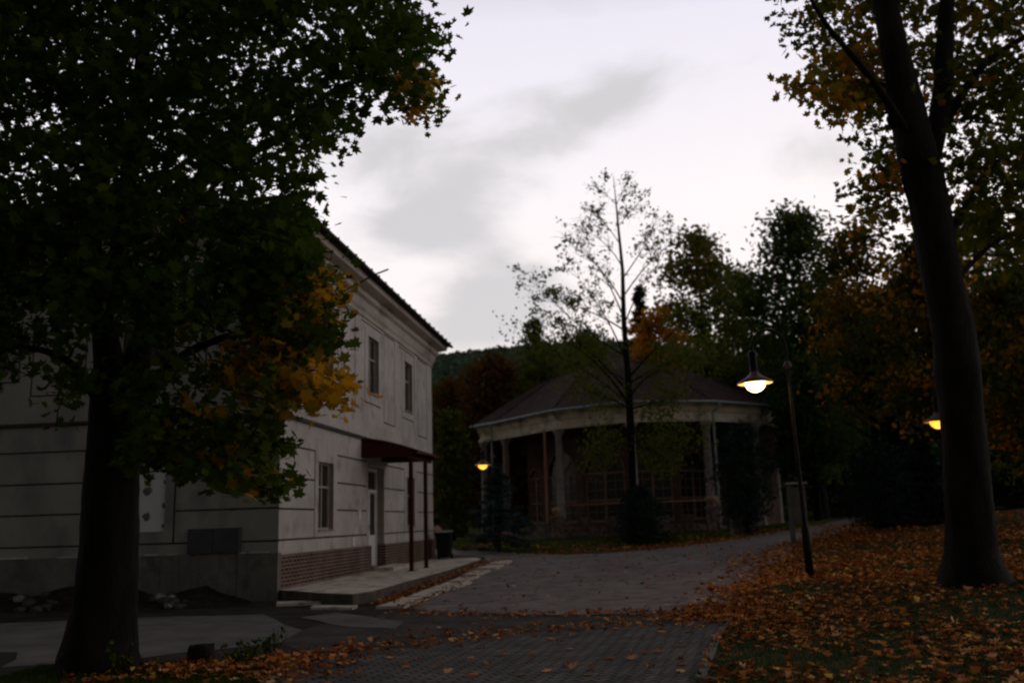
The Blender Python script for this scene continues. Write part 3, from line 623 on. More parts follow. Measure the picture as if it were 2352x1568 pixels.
# ------------------------------------------------------------------ round pavilion
ZC = 6.45                                     # soffit height
fr_pts = [onz(x, y, ZC)[:2] for x, y in ((1100, 1016), (1150, 1009), (1277, 986), (1450, 968.7), (1628, 966.6), (1745, 973), (1786, 982))]
fr_pts = [np.array(p) for p in fr_pts]
pc = (fr_pts[1]+fr_pts[5])/2+np.array([.2, 5.2]); PG = float(h(pc[0], pc[1]-7.5)); FL = .95
ring = fr_pts+[pc*2-p for p in fr_pts[1:6]]
ring = [np.array(p) for p in ring]
pav = empty('pavilion', (pc[0], pc[1], 0)); tag(pav, 'round colonnaded pavilion with low dark slate roof behind the trees', 'pavilion')
rg = [p-pc for p in ring]; n = len(rg); print('pav', pc, PG, [tuple(p.round(1)) for p in ring])
def sc_(k, d=0): return [tuple(p*(1+d/np.linalg.norm(p))*k) for p in rg]
fl = MB(); fl.prism(sc_(1, .35), -.2, FL); fl.build('floor', M['pavstone'], pav)
en = MB()
steps = [(.0, ZC), (.16, ZC), (.16, ZC+.16), (.06, ZC+.18), (.06, ZC+.50), (.14, ZC+.54), (.20, ZC+.80), (.34, ZC+.86), (.34, ZC+.96)]
loops = [sc_(1, d-.12) for d, z in steps]; vs = [(*p, z) for lp, (d, z) in zip(loops, steps) for p in lp]
en.add(vs, [(i*n+j, i*n+(j+1) % n, (i+1)*n+(j+1) % n, (i+1)*n+j) for i in range(len(steps)-1) for j in range(n)])
en.build('entablature', M['pavwhite'], pav)
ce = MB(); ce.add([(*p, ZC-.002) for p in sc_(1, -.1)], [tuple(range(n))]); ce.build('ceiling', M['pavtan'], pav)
rf = MB(); zr = [(.45, ZC+1.0), (.42, ZC+1.05)]; el_ = sc_(1, .45)
RT = (.45, .3)
vs = [(*p, ZC+.97) for p in el_]+[(*p, ZC+1.03) for p in el_]+[(p[0]*.55, p[1]*.55, ZC+1.03+2.55) for p in el_]+[(p[0]*.12, p[1]*.12, ZC+5.0) for p in el_]+[(0, 0, ZC+5.7)]
rf.add(vs, [tuple(range(n-1, -1, -1))]+[(k*n+j, k*n+(j+1) % n, (k+1)*n+(j+1) % n, (k+1)*n+j) for k in range(3) for j in range(n)]+[(3*n+j, 3*n+(j+1) % n, 4*n) for j in range(n)])
roof = rf.build('roof', M['pavroof'], pav)
for j in range(n):
    rd = MB(); p = el_[j]; rd.tube([(*p, ZC+1.05), (p[0]*.55, p[1]*.55, ZC+3.62), (p[0]*.12, p[1]*.12, ZC+5.03)], .03, 6); rd.build('ridge', M['pavroof'], roof)
gt = MB(); pts = [(*p, ZC+.98) for p in sc_(1, .5)]; gt.tube(pts+[pts[0]], .075, 8); gt.build('gutter', M['zinc'], roof)
for j, p in enumerate(rg):
    q = p*(1-.32/np.linalg.norm(p)); cb = MB()
    cb.lathe([(.30, FL), (.30, FL+.14), (.235, FL+.2), (.235, FL+.24), (.225, FL+1.8), (.19, ZC-.34), (.22, ZC-.32), (.22, ZC-.27), (.27, ZC-.2), (.29, ZC-.14)], 20, (q[0], q[1], 0)); cb.box(q[0]-.31, q[0]+.31, q[1]-.31, q[1]+.31, ZC-.14, ZC-.003); cb.build('column', M['column'], pav)
# inner wall with tall arched openings
inn = sc_(.66)
for j in range(n):
    a, b = np.array(inn[j]), np.array(inn[(j+1) % n]); L_ = np.linalg.norm(b-a); d = (b-a)/L_; nr = np.array([d[1], -d[0]])
    if np.dot(nr, (a+b)/2) < 0: nr = -nr
    c = L_/2; hw = min(1.5, L_*.42); sp0, z0, zs = FL, FL+.45, FL+3.1
    def T(s, o, z): p = a+d*s+nr*o; return (p[0], p[1], z)
    w = MB(); arch = [(c+hw*math.cos(t), zs+hw*math.sin(t)) for t in np.linspace(0, math.pi, 13)]
    for o in (0, -.25):
        w.add([T(0, o, sp0), T(c-hw, o, sp0), T(c-hw, o, ZC-.02), T(0, o, ZC-.02)], [(0, 1, 2, 3)]); w.add([T(c+hw, o, sp0), T(L_, o, sp0), T(L_, o, ZC-.02), T(c+hw, o, ZC-.02)], [(0, 1, 2, 3)])
        w.add([T(c-hw, o, sp0), T(c+hw, o, sp0), T(c+hw, o, z0), T(c-hw, o, z0)], [(0, 1, 2, 3)])
        for (s1, za), (s2, zb) in zip(arch[:-1], arch[1:]): w.add([T(s1, o, za), T(s2, o, zb), T(s2, o, ZC-.02), T(s1, o, ZC-.02)], [(0, 1, 2, 3)])
    ol = [(c-hw, z0), (c+hw, z0)]+arch
    for (s1, za), (s2, zb) in zip(ol, ol[1:]+ol[:1]): w.add([T(s1, 0, za), T(s2, 0, zb), T(s2, -.25, zb), T(s1, -.25, za)], [(0, 1, 2, 3)])
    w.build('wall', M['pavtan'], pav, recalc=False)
    g_ = MB(); g_.add([T(s, -.14, z) for s, z in ol], [tuple(range(len(ol)))]); wn = g_.build('window', M['glass'], pav)
    f_ = MB(); nrm = np.array([*nr, 0])
    def bar(s0, s1, za, zb, th=.05): f_.add([T(s0, -.13, za), T(s1, -.13, za), T(s1, -.13, zb), T(s0, -.13, zb), T(s0, -.13+th, za), T(s1, -.13+th, za), T(s1, -.13+th, zb), T(s0, -.13+th, zb)], [(0, 1, 2, 3), (4, 5, 6, 7), (0, 1, 5, 4), (1, 2, 6, 5), (2, 3, 7, 6), (3, 0, 4, 7)])
    bar(c-hw, c-hw+.13, z0, zs); bar(c+hw-.13, c+hw, z0, zs); bar(c-.07, c+.07, z0, zs, .06); bar(c-hw, c+hw, zs, zs+.12, .07); bar(c-hw, c+hw, z0, z0+.14, .07); bar(c-hw, c+hw, z0+1.15, z0+1.27, .07)
    for q in (.25, .75):
        s = c-hw+2*hw*q; bar(s-.02, s+.02, z0, zs, .04)
    for z in (z0+.55, z0+1.75, z0+2.25): bar(c-hw, c+hw, z, z+.04, .04)
    for t in (math.pi*.25, math.pi*.5, math.pi*.75): f_.tube([T(c, -.1, zs+.05), T(c+(hw-.02)*math.cos(t), -.1, zs+(hw-.02)*math.sin(t))], .025, 5)
    f_.tube([T(s, -.02, z) for s, z in arch], .05, 6)
    f_.build('frame', M['joinery'], wn)
# parapet piers and rail between columns
def pavP(px, py, y): p = ondepth(px, py, y); return np.array([p[0]-pc[0], p[1]-pc[1], p[2]])
for a, b, skip in ((2, 3, 0), (3, 4, 0), (4, 5, 1)):
    p, q = rg[a]*(1-.3/np.linalg.norm(rg[a])), rg[b]*(1-.3/np.linalg.norm(rg[b]))
    ml = MB(); ml.tube([(*p, FL+1.38), (*q, FL+1.44)], .055, 6); 
    if not skip: r_ = ml.build('rail', M['timber'], pav)
    for t in (.02, .34, .66):
        c_ = p+(q-p)*t; pi = MB(); w_ = .24; g0 = -.0
        pi.box(c_[0]-w_, c_[0]+w_, c_[1]-w_-.35, c_[1]+w_-.35, g0, FL+.62); pi.box(c_[0]-w_-.05, c_[0]+w_+.05, c_[1]-w_-.4, c_[1]+w_-.3, FL+.622, FL+.74); pi.build('pier', M['pavstone'], pav)
    pl_ = MB(); dxy = (q-p)/np.linalg.norm(q-p); nn = np.array([dxy[1], -dxy[0]])*.09
    off = np.array([0, -.36]); pl_.prism([tuple(p+nn+off), tuple(q+nn+off), tuple(q-nn+off), tuple(p-nn+off)], 0, FL+.28); pl_.build('parapet', M['pavstone'], pav)
# timber props and downpipes
for px, y in ((1161, 0), (1254, 0)):
    j = 1 if px == 1161 else 2; d = fr_pts[j][1]-.15
    p = pavP(px-(4 if j == 2 else 0), 1012 if j == 1 else 990, d); pr = MB(); pr.box(p[0]-.07, p[0]+.07, p[1]-.07, p[1]+.07, .3, ZC-.004); pr.build('prop', M['timber'], pav)
for px, j in ((1135, 1), (1632, 4)):
    p = rg[j]; a = p*(1+.5/np.linalg.norm(p)); b = p*(1+.22/np.linalg.norm(p)); s = -.32 if j == 1 else .12
    dp = MB(); dp.tube([(a[0]+s+.2, a[1], ZC+.95), (a[0]+s+.2, a[1], ZC+.70), (b[0]+s, b[1], ZC+.45), (b[0]+s, b[1], ZC-.3), (b[0]+s, b[1], .5)], .065, 8); dp.build('downpipe', M['zinc'], pav)
# solid bay at the right side
p, q = rg[5]*.97, rg[6]*.97; sb_ = MB(); d = (q-p)/np.linalg.norm(q-p); nn = np.array([d[1], -d[0]])*.1
sb_.prism([tuple(p+nn), tuple(q+nn), tuple(q-nn), tuple(p-nn)], 0, ZC-.004); sb_.build('side_wall', M['pavtan'], pav)
# urn / stone things in front of the pavilion
def stoneblock(px, py, y, w, hgt, label, ball=False, m='pavstone'):
    P = ondepth(px, py, y); z = float(h(P[0], P[1])); b = MB()
    b.box(-w/2, w/2, -w/2, w/2, -.1, hgt); b.box(-w/2-.05, w/2+.05, -w/2-.05, w/2+.05, hgt+.002, hgt+.1)
    o = b.build('stone_pedestal', M[m]); bv = o.modifiers.new('b', 'BEVEL'); bv.width = .02; bv.segments = 2
    o.location = (P[0], P[1], z); tag(o, label, 'pedestal')
    return P, z
dP = min(p[1] for p in fr_pts)-1.0
P, z = stoneblock(1246, 1235, dP+1.2, .62, .75, 'low pale stone pedestal left of the pavilion front steps', m='stone')
P, z = stoneblock(1281, 1235, dP+.9, .62, 1.05, 'stone pedestal with a round planter in front of the pavilion')
u_ = MB(); u_.lathe([(0, 0), (.16, 0), (.12, .06), (.24, .16), (.36, .34), (.34, .46), (.22, .52), (.0, .5)], 16); o = u_.build('stone_urn', M['sandstone']); o.scale = (.7, .7, .8); o.location = (P[0], P[1], z+1.152); tag(o, 'round pinkish stone urn on the left pedestal of the pavilion', 'urn')
P, z = stoneblock(1640, 1222, dP+.2, .6, 1.15, 'stone pedestal with a planter beside the right downpipe')
o = u_.build('stone_urn', M['sandstone']); o.location = (P[0], P[1], z+1.252); o.scale = (1.1, 1.1, .9); tag(o, 'wide stone urn beside the right downpipe of the pavilion', 'urn')
stoneblock(1700, 1222, 42.5, .72, .62, 'squat stone block on the grass right of the pavilion front', m='stone')
ss = MB(); P = onz(1275, 1238, .75); ss.box(-1.3, 1.1, -.25, .25, -.25, .07); o = ss.build('stone_step', M['stone']); P = ondepth(1215, 1234, dP+1.0); o.location = (P[0], P[1], float(h(P[0], P[1]))+.03); tag(o, 'flat pale stone step at the left end of the pavilion', 'step')

# notice board by the road
P = onground(1838, 1252); nb = empty('notice_board', (P[0], P[1], P[2]), R(-28)); tag(nb, 'grey roofed notice board standing at the road bend behind the lamp', 'notice board')
for x, l in ((-.20, .08), (.26, .04)):
    b = MB(); b.box(x-l, x+l, -.06, .06, -.2, 1.95); b.build('post', M['panel'], nb)
b = MB(); b.box(-.12, .22, -.03, .03, .75, 1.88); b.build('panel', M['panel'], nb)
b = MB(); b.prism([(-.32, -.18), (.36, -.18), (.36, .18), (-.32, .18)], [1.96, 1.96, 1.96, 1.96], [1.99, 1.99, 2.05, 2.05]); b.build('roof', M['stone'], nb)
print('notice', P)

# ------------------------------------------------------------------ vegetation
def limb(mb, a, b, r0, r1, bend=.12, n=5, k=6, sag=0):
    a = np.array(a, float); b = np.array(b, float); L_ = np.linalg.norm(b-a)
    off = rng.normal(size=3)*bend*L_; off[2] = abs(off[2])*.5-sag*L_
    pts = [a+(b-a)*t+off*math.sin(math.pi*t) for t in np.linspace(0, 1, n)]
    mb.tube(pts, [r0+(r1-r0)*t for t in np.linspace(0, 1, n)], k, cap=False); return pts
def tree(name, px, top, y, wpx, cat, label, lm, group=None, nl=3500, ls=.3, crown0=.15, shape='round', tint=(.45, .25), trunk=None, clumps=70, bark='bark', csz=1.0, base=None, flatleaf=.1, lean=0, gx=0):
    """background tree placed on the ground at depth y, as tall and wide as its outline"""
    d = ray(px, 1180); x = d[0]/d[1]*y; g = float(h(x, y)) if y < 128 else 4
    T = ondepth(px, top, y); Ht = T[2]-g; Wd = wpx/F_PX*y/2; x0 = T[0]
    x = x0 if base is None else base; g = float(h(x, y)) if y < 128 else 4; Ht = T[2]-g-Wd*.06
    root = empty(name, (x, y, g)); tag(root, label, cat, group)
    tk = MB(); tr = trunk or max(.1, Ht*.018)
    top_ = np.array([x0-x, 0, Ht]); tp = lambda t: np.array([(x0-x)*t+.25*math.sin(t*5)*tr, .2*math.sin(t*4+1)*tr, Ht*t])
    tk.tube([tp(t) for t in np.linspace(0, .96, 9)], [tr*(1.5 if t == 0 else 1)*(1-t*.93) for t in np.linspace(0, .96, 9)], 8)
    P = []; Tn = []
    cs = []
    for i in range(clumps):
        t = crown0+(1-crown0)*((i+.5)/clumps)**.9; q = (t-crown0)/(1-crown0)
        if shape == 'cone': rad = Wd*(1-q)**.85*1.0
        elif shape == 'column': rad = Wd*min(1, (1-q)*2.8)**.6
        elif shape == 'dome': rad = Wd*1.2*min(1, .08+(1-q)*1.9)**.8*(1 if q > .15 else .8)
        elif shape == 'tall': rad = Wd*(math.sin(math.pi*min(1, .12+q*.88))**.7)*(1-.35*q)
        else: rad = Wd*math.sin(math.pi*(.1+.9*q))**.6
        a = i*2.399+random.uniform(-.4, .4); rr_ = rad*random.uniform(.35, 1.0)
        c = tp(t)+np.array([rr_*math.cos(a), rr_*math.sin(a), random.uniform(-.04, .04)*Ht]); cs.append((c, t, rr_))
        if shape in ('cone',): c[2] -= rr_*.25
        st = tp(max(.08, t-(.45 if shape not in ('cone', 'column') else .03)*rr_/Ht*1.8)); limb(tk, st, c, max(.015, tr*.35*(1-t)+.01), .01, .06, 4, 5)
    tk.build('trunk', M[bark], root)
    per = nl//clumps; CR = max(.35, Wd*.23)*csz
    for c, t, rr_ in cs:
        k = int(per*random.uniform(.5, 1.5)); s = CR*random.uniform(.6, 1.25)
        if shape in ('cone', 'column'): s *= .30+.75*min(1, rr_/max(Wd, .01))
        q = rng.normal(size=(k, 3))*[s, s, s*.6]
        if shape == 'cone': q *= [1, 1, .35]
        P.append(c+q); Tn.append(np.clip(random.gauss(*tint)+rng.normal(0, .10, k), 0, 1))
    P = np.concatenate(P); Tn = np.concatenate(Tn); P[:, 2] = np.maximum(P[:, 2], .15)
    leafmesh('crown', P, ls*rng.uniform(.6, 1.3, len(P)), Tn, M[lm], root, LEAFLET if lm not in ('needle', 'blueneedle') else NEEDLES, flat=flatleaf)
    return root
GB = 'trees of the park wood'
tree('autumn_tree', 1040, 880, 66, 130, 'tree', 'rusty brown tree right of the house eaves, far back', 'leafrust', GB, 6500, .34, tint=(.4, .25))
tree('autumn_tree', 1135, 828, 62, 190, 'tree', 'broad rust brown tree behind the left end of the pavilion', 'leafrust', GB, 9000, .34, tint=(.45, .25), crown0=.1)
tree('weeping_tree', 1035, 950, 52, 95, 'tree', 'drooping green tree on the grass just right of the house', 'leafolive', GB, 3600, .26, crown0=.08, shape='tall', tint=(.15, .15))
tree('pine_tree', 1228, 742, 78, 100, 'pine tree', 'dark pine top rising left of the sparse tree', 'leafgreen', GB, 3200, .36, crown0=.3, shape='tall', tint=(.2, .2))
tree('leafy_tree', 1350, 770, 68, 200, 'tree', 'olive green tree behind the left half of the pavilion roof', 'leafolive', GB, 6000, .34, tint=(.35, .25))
tree('leafy_tree', 1250, 815, 60, 170, 'tree', 'low olive tree touching the left slope of the pavilion roof', 'leafolive', GB, 4500, .3, tint=(.3, .2))
tree('spruce_tree', 1468, 665, 74, 130, 'spruce', 'narrow dark spruce directly behind the sparse tree', 'needle', GB, 9000, .42, crown0=.12, shape='cone', tint=(.5, .25), clumps=130)
tree('orange_tree', 1505, 715, 56, 130, 'tree', 'bright orange tree glowing behind the sparse tree', 'leaforange', GB, 3200, .3, crown0=.5, tint=(.74, .2), clumps=36)
tree('leafy_tree', 1600, 536, 62, 230, 'tree', 'tall yellowish green tree right of the sparse tree', 'leafolive', GB, 9000, .34, crown0=.2, shape='dome', tint=(.6, .2), clumps=70)
tree('leafy_tree', 1700, 625, 70, 200, 'tree', 'green tree filling the gap left of the tallest dark tree', 'leafolive', GB, 9000, .34, shape='dome', tint=(.35, .2))
tree('leafy_tree', 1825, 492, 54, 240, 'tree', 'tallest dark green tree above the street lamp', 'leafgreen', GB, 13000, .30, crown0=.22, shape='dome', tint=(.4, .2), clumps=80)
tree('leafy_tree', 1720, 860, 60, 190, 'tree', 'dark low tree behind the right pavilion roof slope', 'leafgreen', GB, 5200, .3, tint=(.2, .2), crown0=.05)
tree('leafy_tree', 1590, 850, 66, 190, 'tree', 'dull green tree rising over the middle of the pavilion roof', 'leafolive', GB, 5000, .3, tint=(.15, .2))
tree('leafy_tree', 1850, 830, 50, 190, 'tree', 'shadowy green tree between lamp post and path', 'leafgreen', GB, 5200, .28, crown0=.28, tint=(.25, .2))
tree('leafy_tree', 1960, 700, 60, 220, 'tree', 'dark green tree behind the end of the path', 'leafgreen', GB, 6500, .32, crown0=.15, tint=(.25, .2))
tree('orange_tree', 1960, 540, 33, 250, 'tree', 'orange and green maple left of the leaning trunk', 'leaforange', GB, 8000, .2, crown0=.35, tint=(.33, .26), clumps=80)
tree('orange_tree', 2110, 560, 29, 260, 'tree', 'orange maple directly behind the leaning trunk', 'leaforange', GB, 7500, .2, crown0=.35, tint=(.34, .26), clumps=80)
tree('orange_tree', 2320, 620, 26, 300, 'tree', 'olive and orange tree at the right edge behind the trunk', 'leaforange', GB, 8000, .19, crown0=.25, tint=(.3, .25), clumps=90)
tree('leafy_tree', 2230, 520, 45, 330, 'tree', 'dark green tree far behind the leaning trunk', 'leafgreen', GB, 7500, .3, crown0=.1, tint=(.3, .2), clumps=90)
GC = 'dark conifers on the upper lawn'
tree('conifer_tree', 2050, 740, 33, 165, 'conifer', 'tall dense dark conifer on the lawn right of the path', 'needle', GC, 12000, .22, crown0=.02, shape='cone', tint=(.35, .25), clumps=110)
tree('conifer_tree', 2110, 1010, 30, 120, 'conifer', 'shorter dark conifer against the left side of the leaning trunk', 'needle', GC, 6500, .2, crown0=.05, shape='cone', tint=(.3, .25), clumps=80)
tree('shrub', 2010, 1040, 32, 110, 'shrub', 'dark rounded evergreen shrub where the path ends', 'needle', GC, 5000, .16, crown0=.0, tint=(.3, .25), clumps=50, trunk=.06)
tree('shrub', 2310, 1000, 36, 220, 'shrub', 'dark hedge like bush at the right edge of the lawn', 'leafgreen', GC, 6500, .2, crown0=.0, tint=(.15, .2), clumps=60, trunk=.07)
tree('shrub', 1930, 1020, 60, 170, 'shrub', 'dark undergrowth bush beyond the path end', 'leafgreen', GC, 4500, .26, crown0=.0, tint=(.1, .2), clumps=50, trunk=.07)
tree('blue_spruce', 1142, 1065, 40.3, 175, 'spruce', 'small blue spruce on the grass left of the pavilion', 'blueneedle', None, 7500, .15, crown0=.1, shape='cone', tint=(.35, .3), clumps=110, trunk=.06, csz=.8)
tree('conifer_shrub', 1466, 1120, 40.5, 88, 'shrub', 'dense dark upright shrub in front of the pavilion, beside the sparse tree', 'needle', None, 6500, .14, crown0=.0, shape='column', tint=(.4, .3), clumps=60, trunk=.05, csz=1.1)
tree('larch_tree', 1700, 975, 42, 130, 'tree', 'dark feathery conifer hiding the right bays of the pavilion', 'needle', None, 4200, .18, crown0=.05, tint=(.45, .3), clumps=70, trunk=.09, csz=.8)
for px, y, lb in ((1885, 55, 'slim dark bare trunk beyond the lamp post'), (1948, 66, 'slim dark trunk near the end of the path')):
    x = ray(px, 1180); x = x[0]/x[1]*y; g = float(h(x, y)); t = empty('bare_trunk_tree', (x, y, g)); tag(t, lb, 'tree')
    mb = MB(); mb.tube([(0, 0, -.2), (-.15, 0, 3), (.1, 0, 7), (-.3, 0, 12)], [.3, .24, .18, .1], 8); mb.build('trunk', M['bark'], t)
    ps = rng.normal(size=(1500, 3))*[2.2, 2.2, 1.6]+[-.3, 0, 12.5]; leafmesh('crown', ps, .3, rng.uniform(0, .6, 1500), M['leafgreen'], t)
# far wood behind everything
ps = []
for y, n_ in ((84, 22000), (92, 20000), (100, 16000)):
    x = rng.uniform(-16, 72, n_); tops = 9.5+np.where(x < 6, 2.5, 0)+2.2*np.sin(x*.33+y)+1.3*np.sin(x*.9+y*2)+np.clip((x-4)*.22, -2, 8)
    z = rng.uniform(0, 1, n_)**.8*tops; ps.append(np.c_[x, y+rng.normal(0, 1.6, n_), z+h(x, np.full(n_, float(y)))])
ps = np.concatenate(ps); o = leafmesh('far_wood', ps, rng.uniform(.4, .9, len(ps)), np.clip(.25+.25*np.sin(ps[:, 0]*.5)+rng.normal(0, .15, len(ps)), 0, 1), M['leafgreen']); struct(o, 'stuff')

hx = rng.uniform(-160, 60, 26000); hy = rng.uniform(160, 408, 26000); hz_ = np.interp(hy, [150, 200, 270, 340, 400, 440], [0, .25, .55, .8, 1, .9])*np.interp(hx, *HILLPROF)*.82+2
ht = np.clip(.35+.2*np.sin(hx*.09)+.2*np.sin(hy*.06+hx*.02)+rng.normal(0, .12, len(hx)), 0, 1)
struct(leafmesh('hill_forest', np.c_[hx, hy, hz_+rng.uniform(.2, 2.6, len(hx))], rng.uniform(1.6, 3.6, len(hx)), ht, M['leafhill']), 'stuff')
# sparse tree in front of the pavilion
def sparse_tree():
    y = 37.5; B = onground(1449, 1252); y = B[1]; print('sparse', B)
    t = empty('sparse_tree', B); tag(t, 'slender tree with thin see through crown in front of the pavilion', 'tree')
    def Q(px, py, dy=0): return ondepth(px, py, y+dy)-B
    mb = MB(); tr = [Q(1449, 1252), Q(1453, 1100), Q(1447, 950), Q(1444, 880), Q(1433, 740), Q(1430, 620), Q(1420, 520), Q(1414, 455), Q(1409, 405)]
    mb.tube(tr, [.20, .17, .18, .15, .12, .085, .055, .03, .012], 9)
    limbs = [((1446, 930), (1300, 780), .07), ((1445, 900), (1270, 745), .06), ((1444, 915), (1560, 830), .06), ((1442, 870), (1590, 730), .055), ((1440, 830), (1330, 640), .05), ((1437, 760), (1280, 690), .045), ((1436, 740), (1330, 560), .045),
             ((1434, 700), (1310, 560), .04), ((1432, 680), (1540, 560), .04), ((1430, 640), (1500, 520), .035), ((1428, 610), (1335, 525), .03), ((1424, 560), (1362, 490), .025), ((1420, 520), (1458, 475), .02), ((1415, 470), (1438, 425), .015), ((1415, 470), (1368, 430), .015),
             ((1447, 940), (1350, 900), .05), ((1447, 940), (1540, 920), .05), ((1436, 740), (1500, 620), .04), ((1445, 880), (1350, 830), .05), ((1440, 820), (1240, 660), .045), ((1446, 930), (1240, 800), .05), ((1443, 880), (1620, 800), .05), ((1449, 990), (1370, 1040), .04), ((1449, 980), (1570, 1000), .04), ((1449, 1010), (1520, 1060), .03)]
    P = []; Tn = []; nP = []
    for (a, b, r) in limbs:
        dy = random.uniform(-2.2, 2.2); low = b[1] > 760
        pts = limb(mb, Q(*a), Q(b[0], b[1], dy), r, .008, .05, 6, 5, sag=-.02)
        for k in range(2, 6):
            for rep in range(4 if b[1] > 450 else 3):
                s = pts[k]; L_ = np.linalg.norm(pts[-1]-pts[0])*.22*random.uniform(.5, 1.2); dirn = (pts[-1]-pts[0]); dirn = dirn/np.linalg.norm(dirn)+rng.normal(0, .55, 3); dirn[2] += .25
                e_ = s+dirn/np.linalg.norm(dirn)*L_; tw = limb(mb, s, e_, .012, .004, .1, 4, 4)
                for q in range(2):
                    e2 = e_+rng.normal(0, .35, 3)*[1, 1, .8]; limb(mb, tw[2], e2, .006, .003, .1, 3, 3)
                    nn_ = random.choice((0, 0, 5, 12)) if b[1] < 640 else (random.choice((2, 10, 20)) if not low else 17)
                    P.append(e2+rng.normal(0, .12 if not low else .34, (nn_, 3))); Tn.append(np.full(nn_, .3+.35*random.random()))
    mb.build('trunk', M['bark'], t)
    P = np.concatenate(P); leafmesh('crown', P, rng.uniform(.10, .19, len(P)), np.concatenate(Tn), M['leafolive'], t, HAND)
sparse_tree()

# ---- foreground maples: limbs traced in depth, foliage in clumps round twigs
def inpoly(px, py, poly):
    c = np.zeros(len(px), bool); j = len(poly)-1
    for i in range(len(poly)):
        xi, yi = poly[i]; xj, yj = poly[j]
        hit = ((yi > py) != (yj > py)) & (px < (xj-xi)*(py-yi)/(yj-yi+1e-9)+xi); c ^= hit; j = i
    return c
def big_tree(name, label, base, trunkpts, limbs, regions, lm, bark, leaf=.15, fl=.35):
    B = np.array(base); t = empty(name, B); tag(t, label, 'tree'); mb = MB(); anchors = []
    for pts, rads in [trunkpts]+limbs:
        P3 = [np.array(ondepth(*p))-B for p in pts]; k = len(P3)
        # smooth resample
        S = []; RR = []
        for i in range(k-1):
            p0, p1, p2, p3 = P3[max(i-1, 0)], P3[i], P3[i+1], P3[min(i+2, k-1)]
            for s in np.linspace(0, 1, 7)[:-1]:
                S.append(.5*((2*p1)+(-p0+p2)*s+(2*p0-5*p1+4*p2-p3)*s*s+(-p0+3*p1-3*p2+p3)*s**3)); RR.append(rads[i]+(rads[i+1]-rads[i])*s)
        S.append(P3[-1]); RR.append(rads[-1]); mb.tube(S, RR, 26 if max(rads) > .5 else (14 if max(rads) > .12 else 7), rough=.035 if max(rads) > .12 else 0)
        anchors += [(a, r) for a, r in zip(S, RR) if r < .3][::2]
    A_ = [a for a, r in anchors]; Ps = []; Ts = []; jobs = []
    for poly, (y0, y1), nc, per, cr_, tint, in_f in regions:
        xs = [p[0] for p in poly]; ys = [p[1] for p in poly]; X = []; 
        while len(X) < nc:
            qx = rng.uniform(min(xs), max(xs), 400); qy = rng.uniform(min(ys), max(ys), 400); ok = inpoly(qx, qy, poly); X += list(zip(qx[ok], qy[ok]))
        for (qx, qy) in X[:nc]:
            c = ondepth(qx, qy, rng.uniform(y0, y1))-B
            if in_f: jobs.append(c)
            k = int(per*random.uniform(.5, 1.5)); Ps.append(c+rng.normal(0, 1, (k, 3))*[cr_, cr_, cr_*.6]); Ts.append(np.clip(random.gauss(*tint)+rng.normal(0, .07, k), 0, 1))
    base_ = np.array(A_); jobs.sort(key=lambda c: np.min(np.linalg.norm(base_-c, axis=1)))
    for c in jobs:
        Z = np.array(A_); dd_ = np.linalg.norm(Z-c, axis=1)+np.maximum(0, Z[:, 2]-c[2])*.3; i = int(np.argmin(dd_))
        if dd_[i] < 2.2: limb(mb, Z[i], c, .010, .004, .06, 4, 4)
        A_.append(c)
    mb.build('trunk', M[bark], t)
    Ps = np.concatenate(Ps); Ts = np.concatenate(Ts)
    leafmesh('crown', Ps, leaf*rng.uniform(.6, 1.25, len(Ps)), Ts, M[lm], t, MAPLE, flat=fl, curl=.45); print(name, len(Ps), 'leaves')
    return t, mb
LT = onground(225, 1542); y0 = LT[1]; print('left trunk', LT)
crownL = [(-250, -300), (930, -300), (948, 0), (985, 95), (950, 150), (985, 190), (975, 300), (935, 260), (890, 215), (850, 205), (800, 240), (785, 285), (740, 335), (700, 370), (672, 415), (700, 480), (690, 560), (720, 640), (640, 690), (400, 740), (260, 740), (200, 700), (-250, 700)]
lowLL = [(-200, 700), (-200, 850), (40, 850), (90, 900), (140, 1000), (185, 900), (240, 760), (200, 700)]
lowL = [(300, 760), (300, 900), (330, 1060), (470, 1090), (560, 1110), (640, 1120), (630, 1030), (560, 960), (640, 930), (700, 900), (780, 760), (740, 650), (300, 700)]
yel = [(560, 760), (640, 800), (690, 640), (765, 640), (760, 720), (690, 760), (740, 850), (800, 900), (770, 945), (690, 910), (600, 900), (540, 860)]
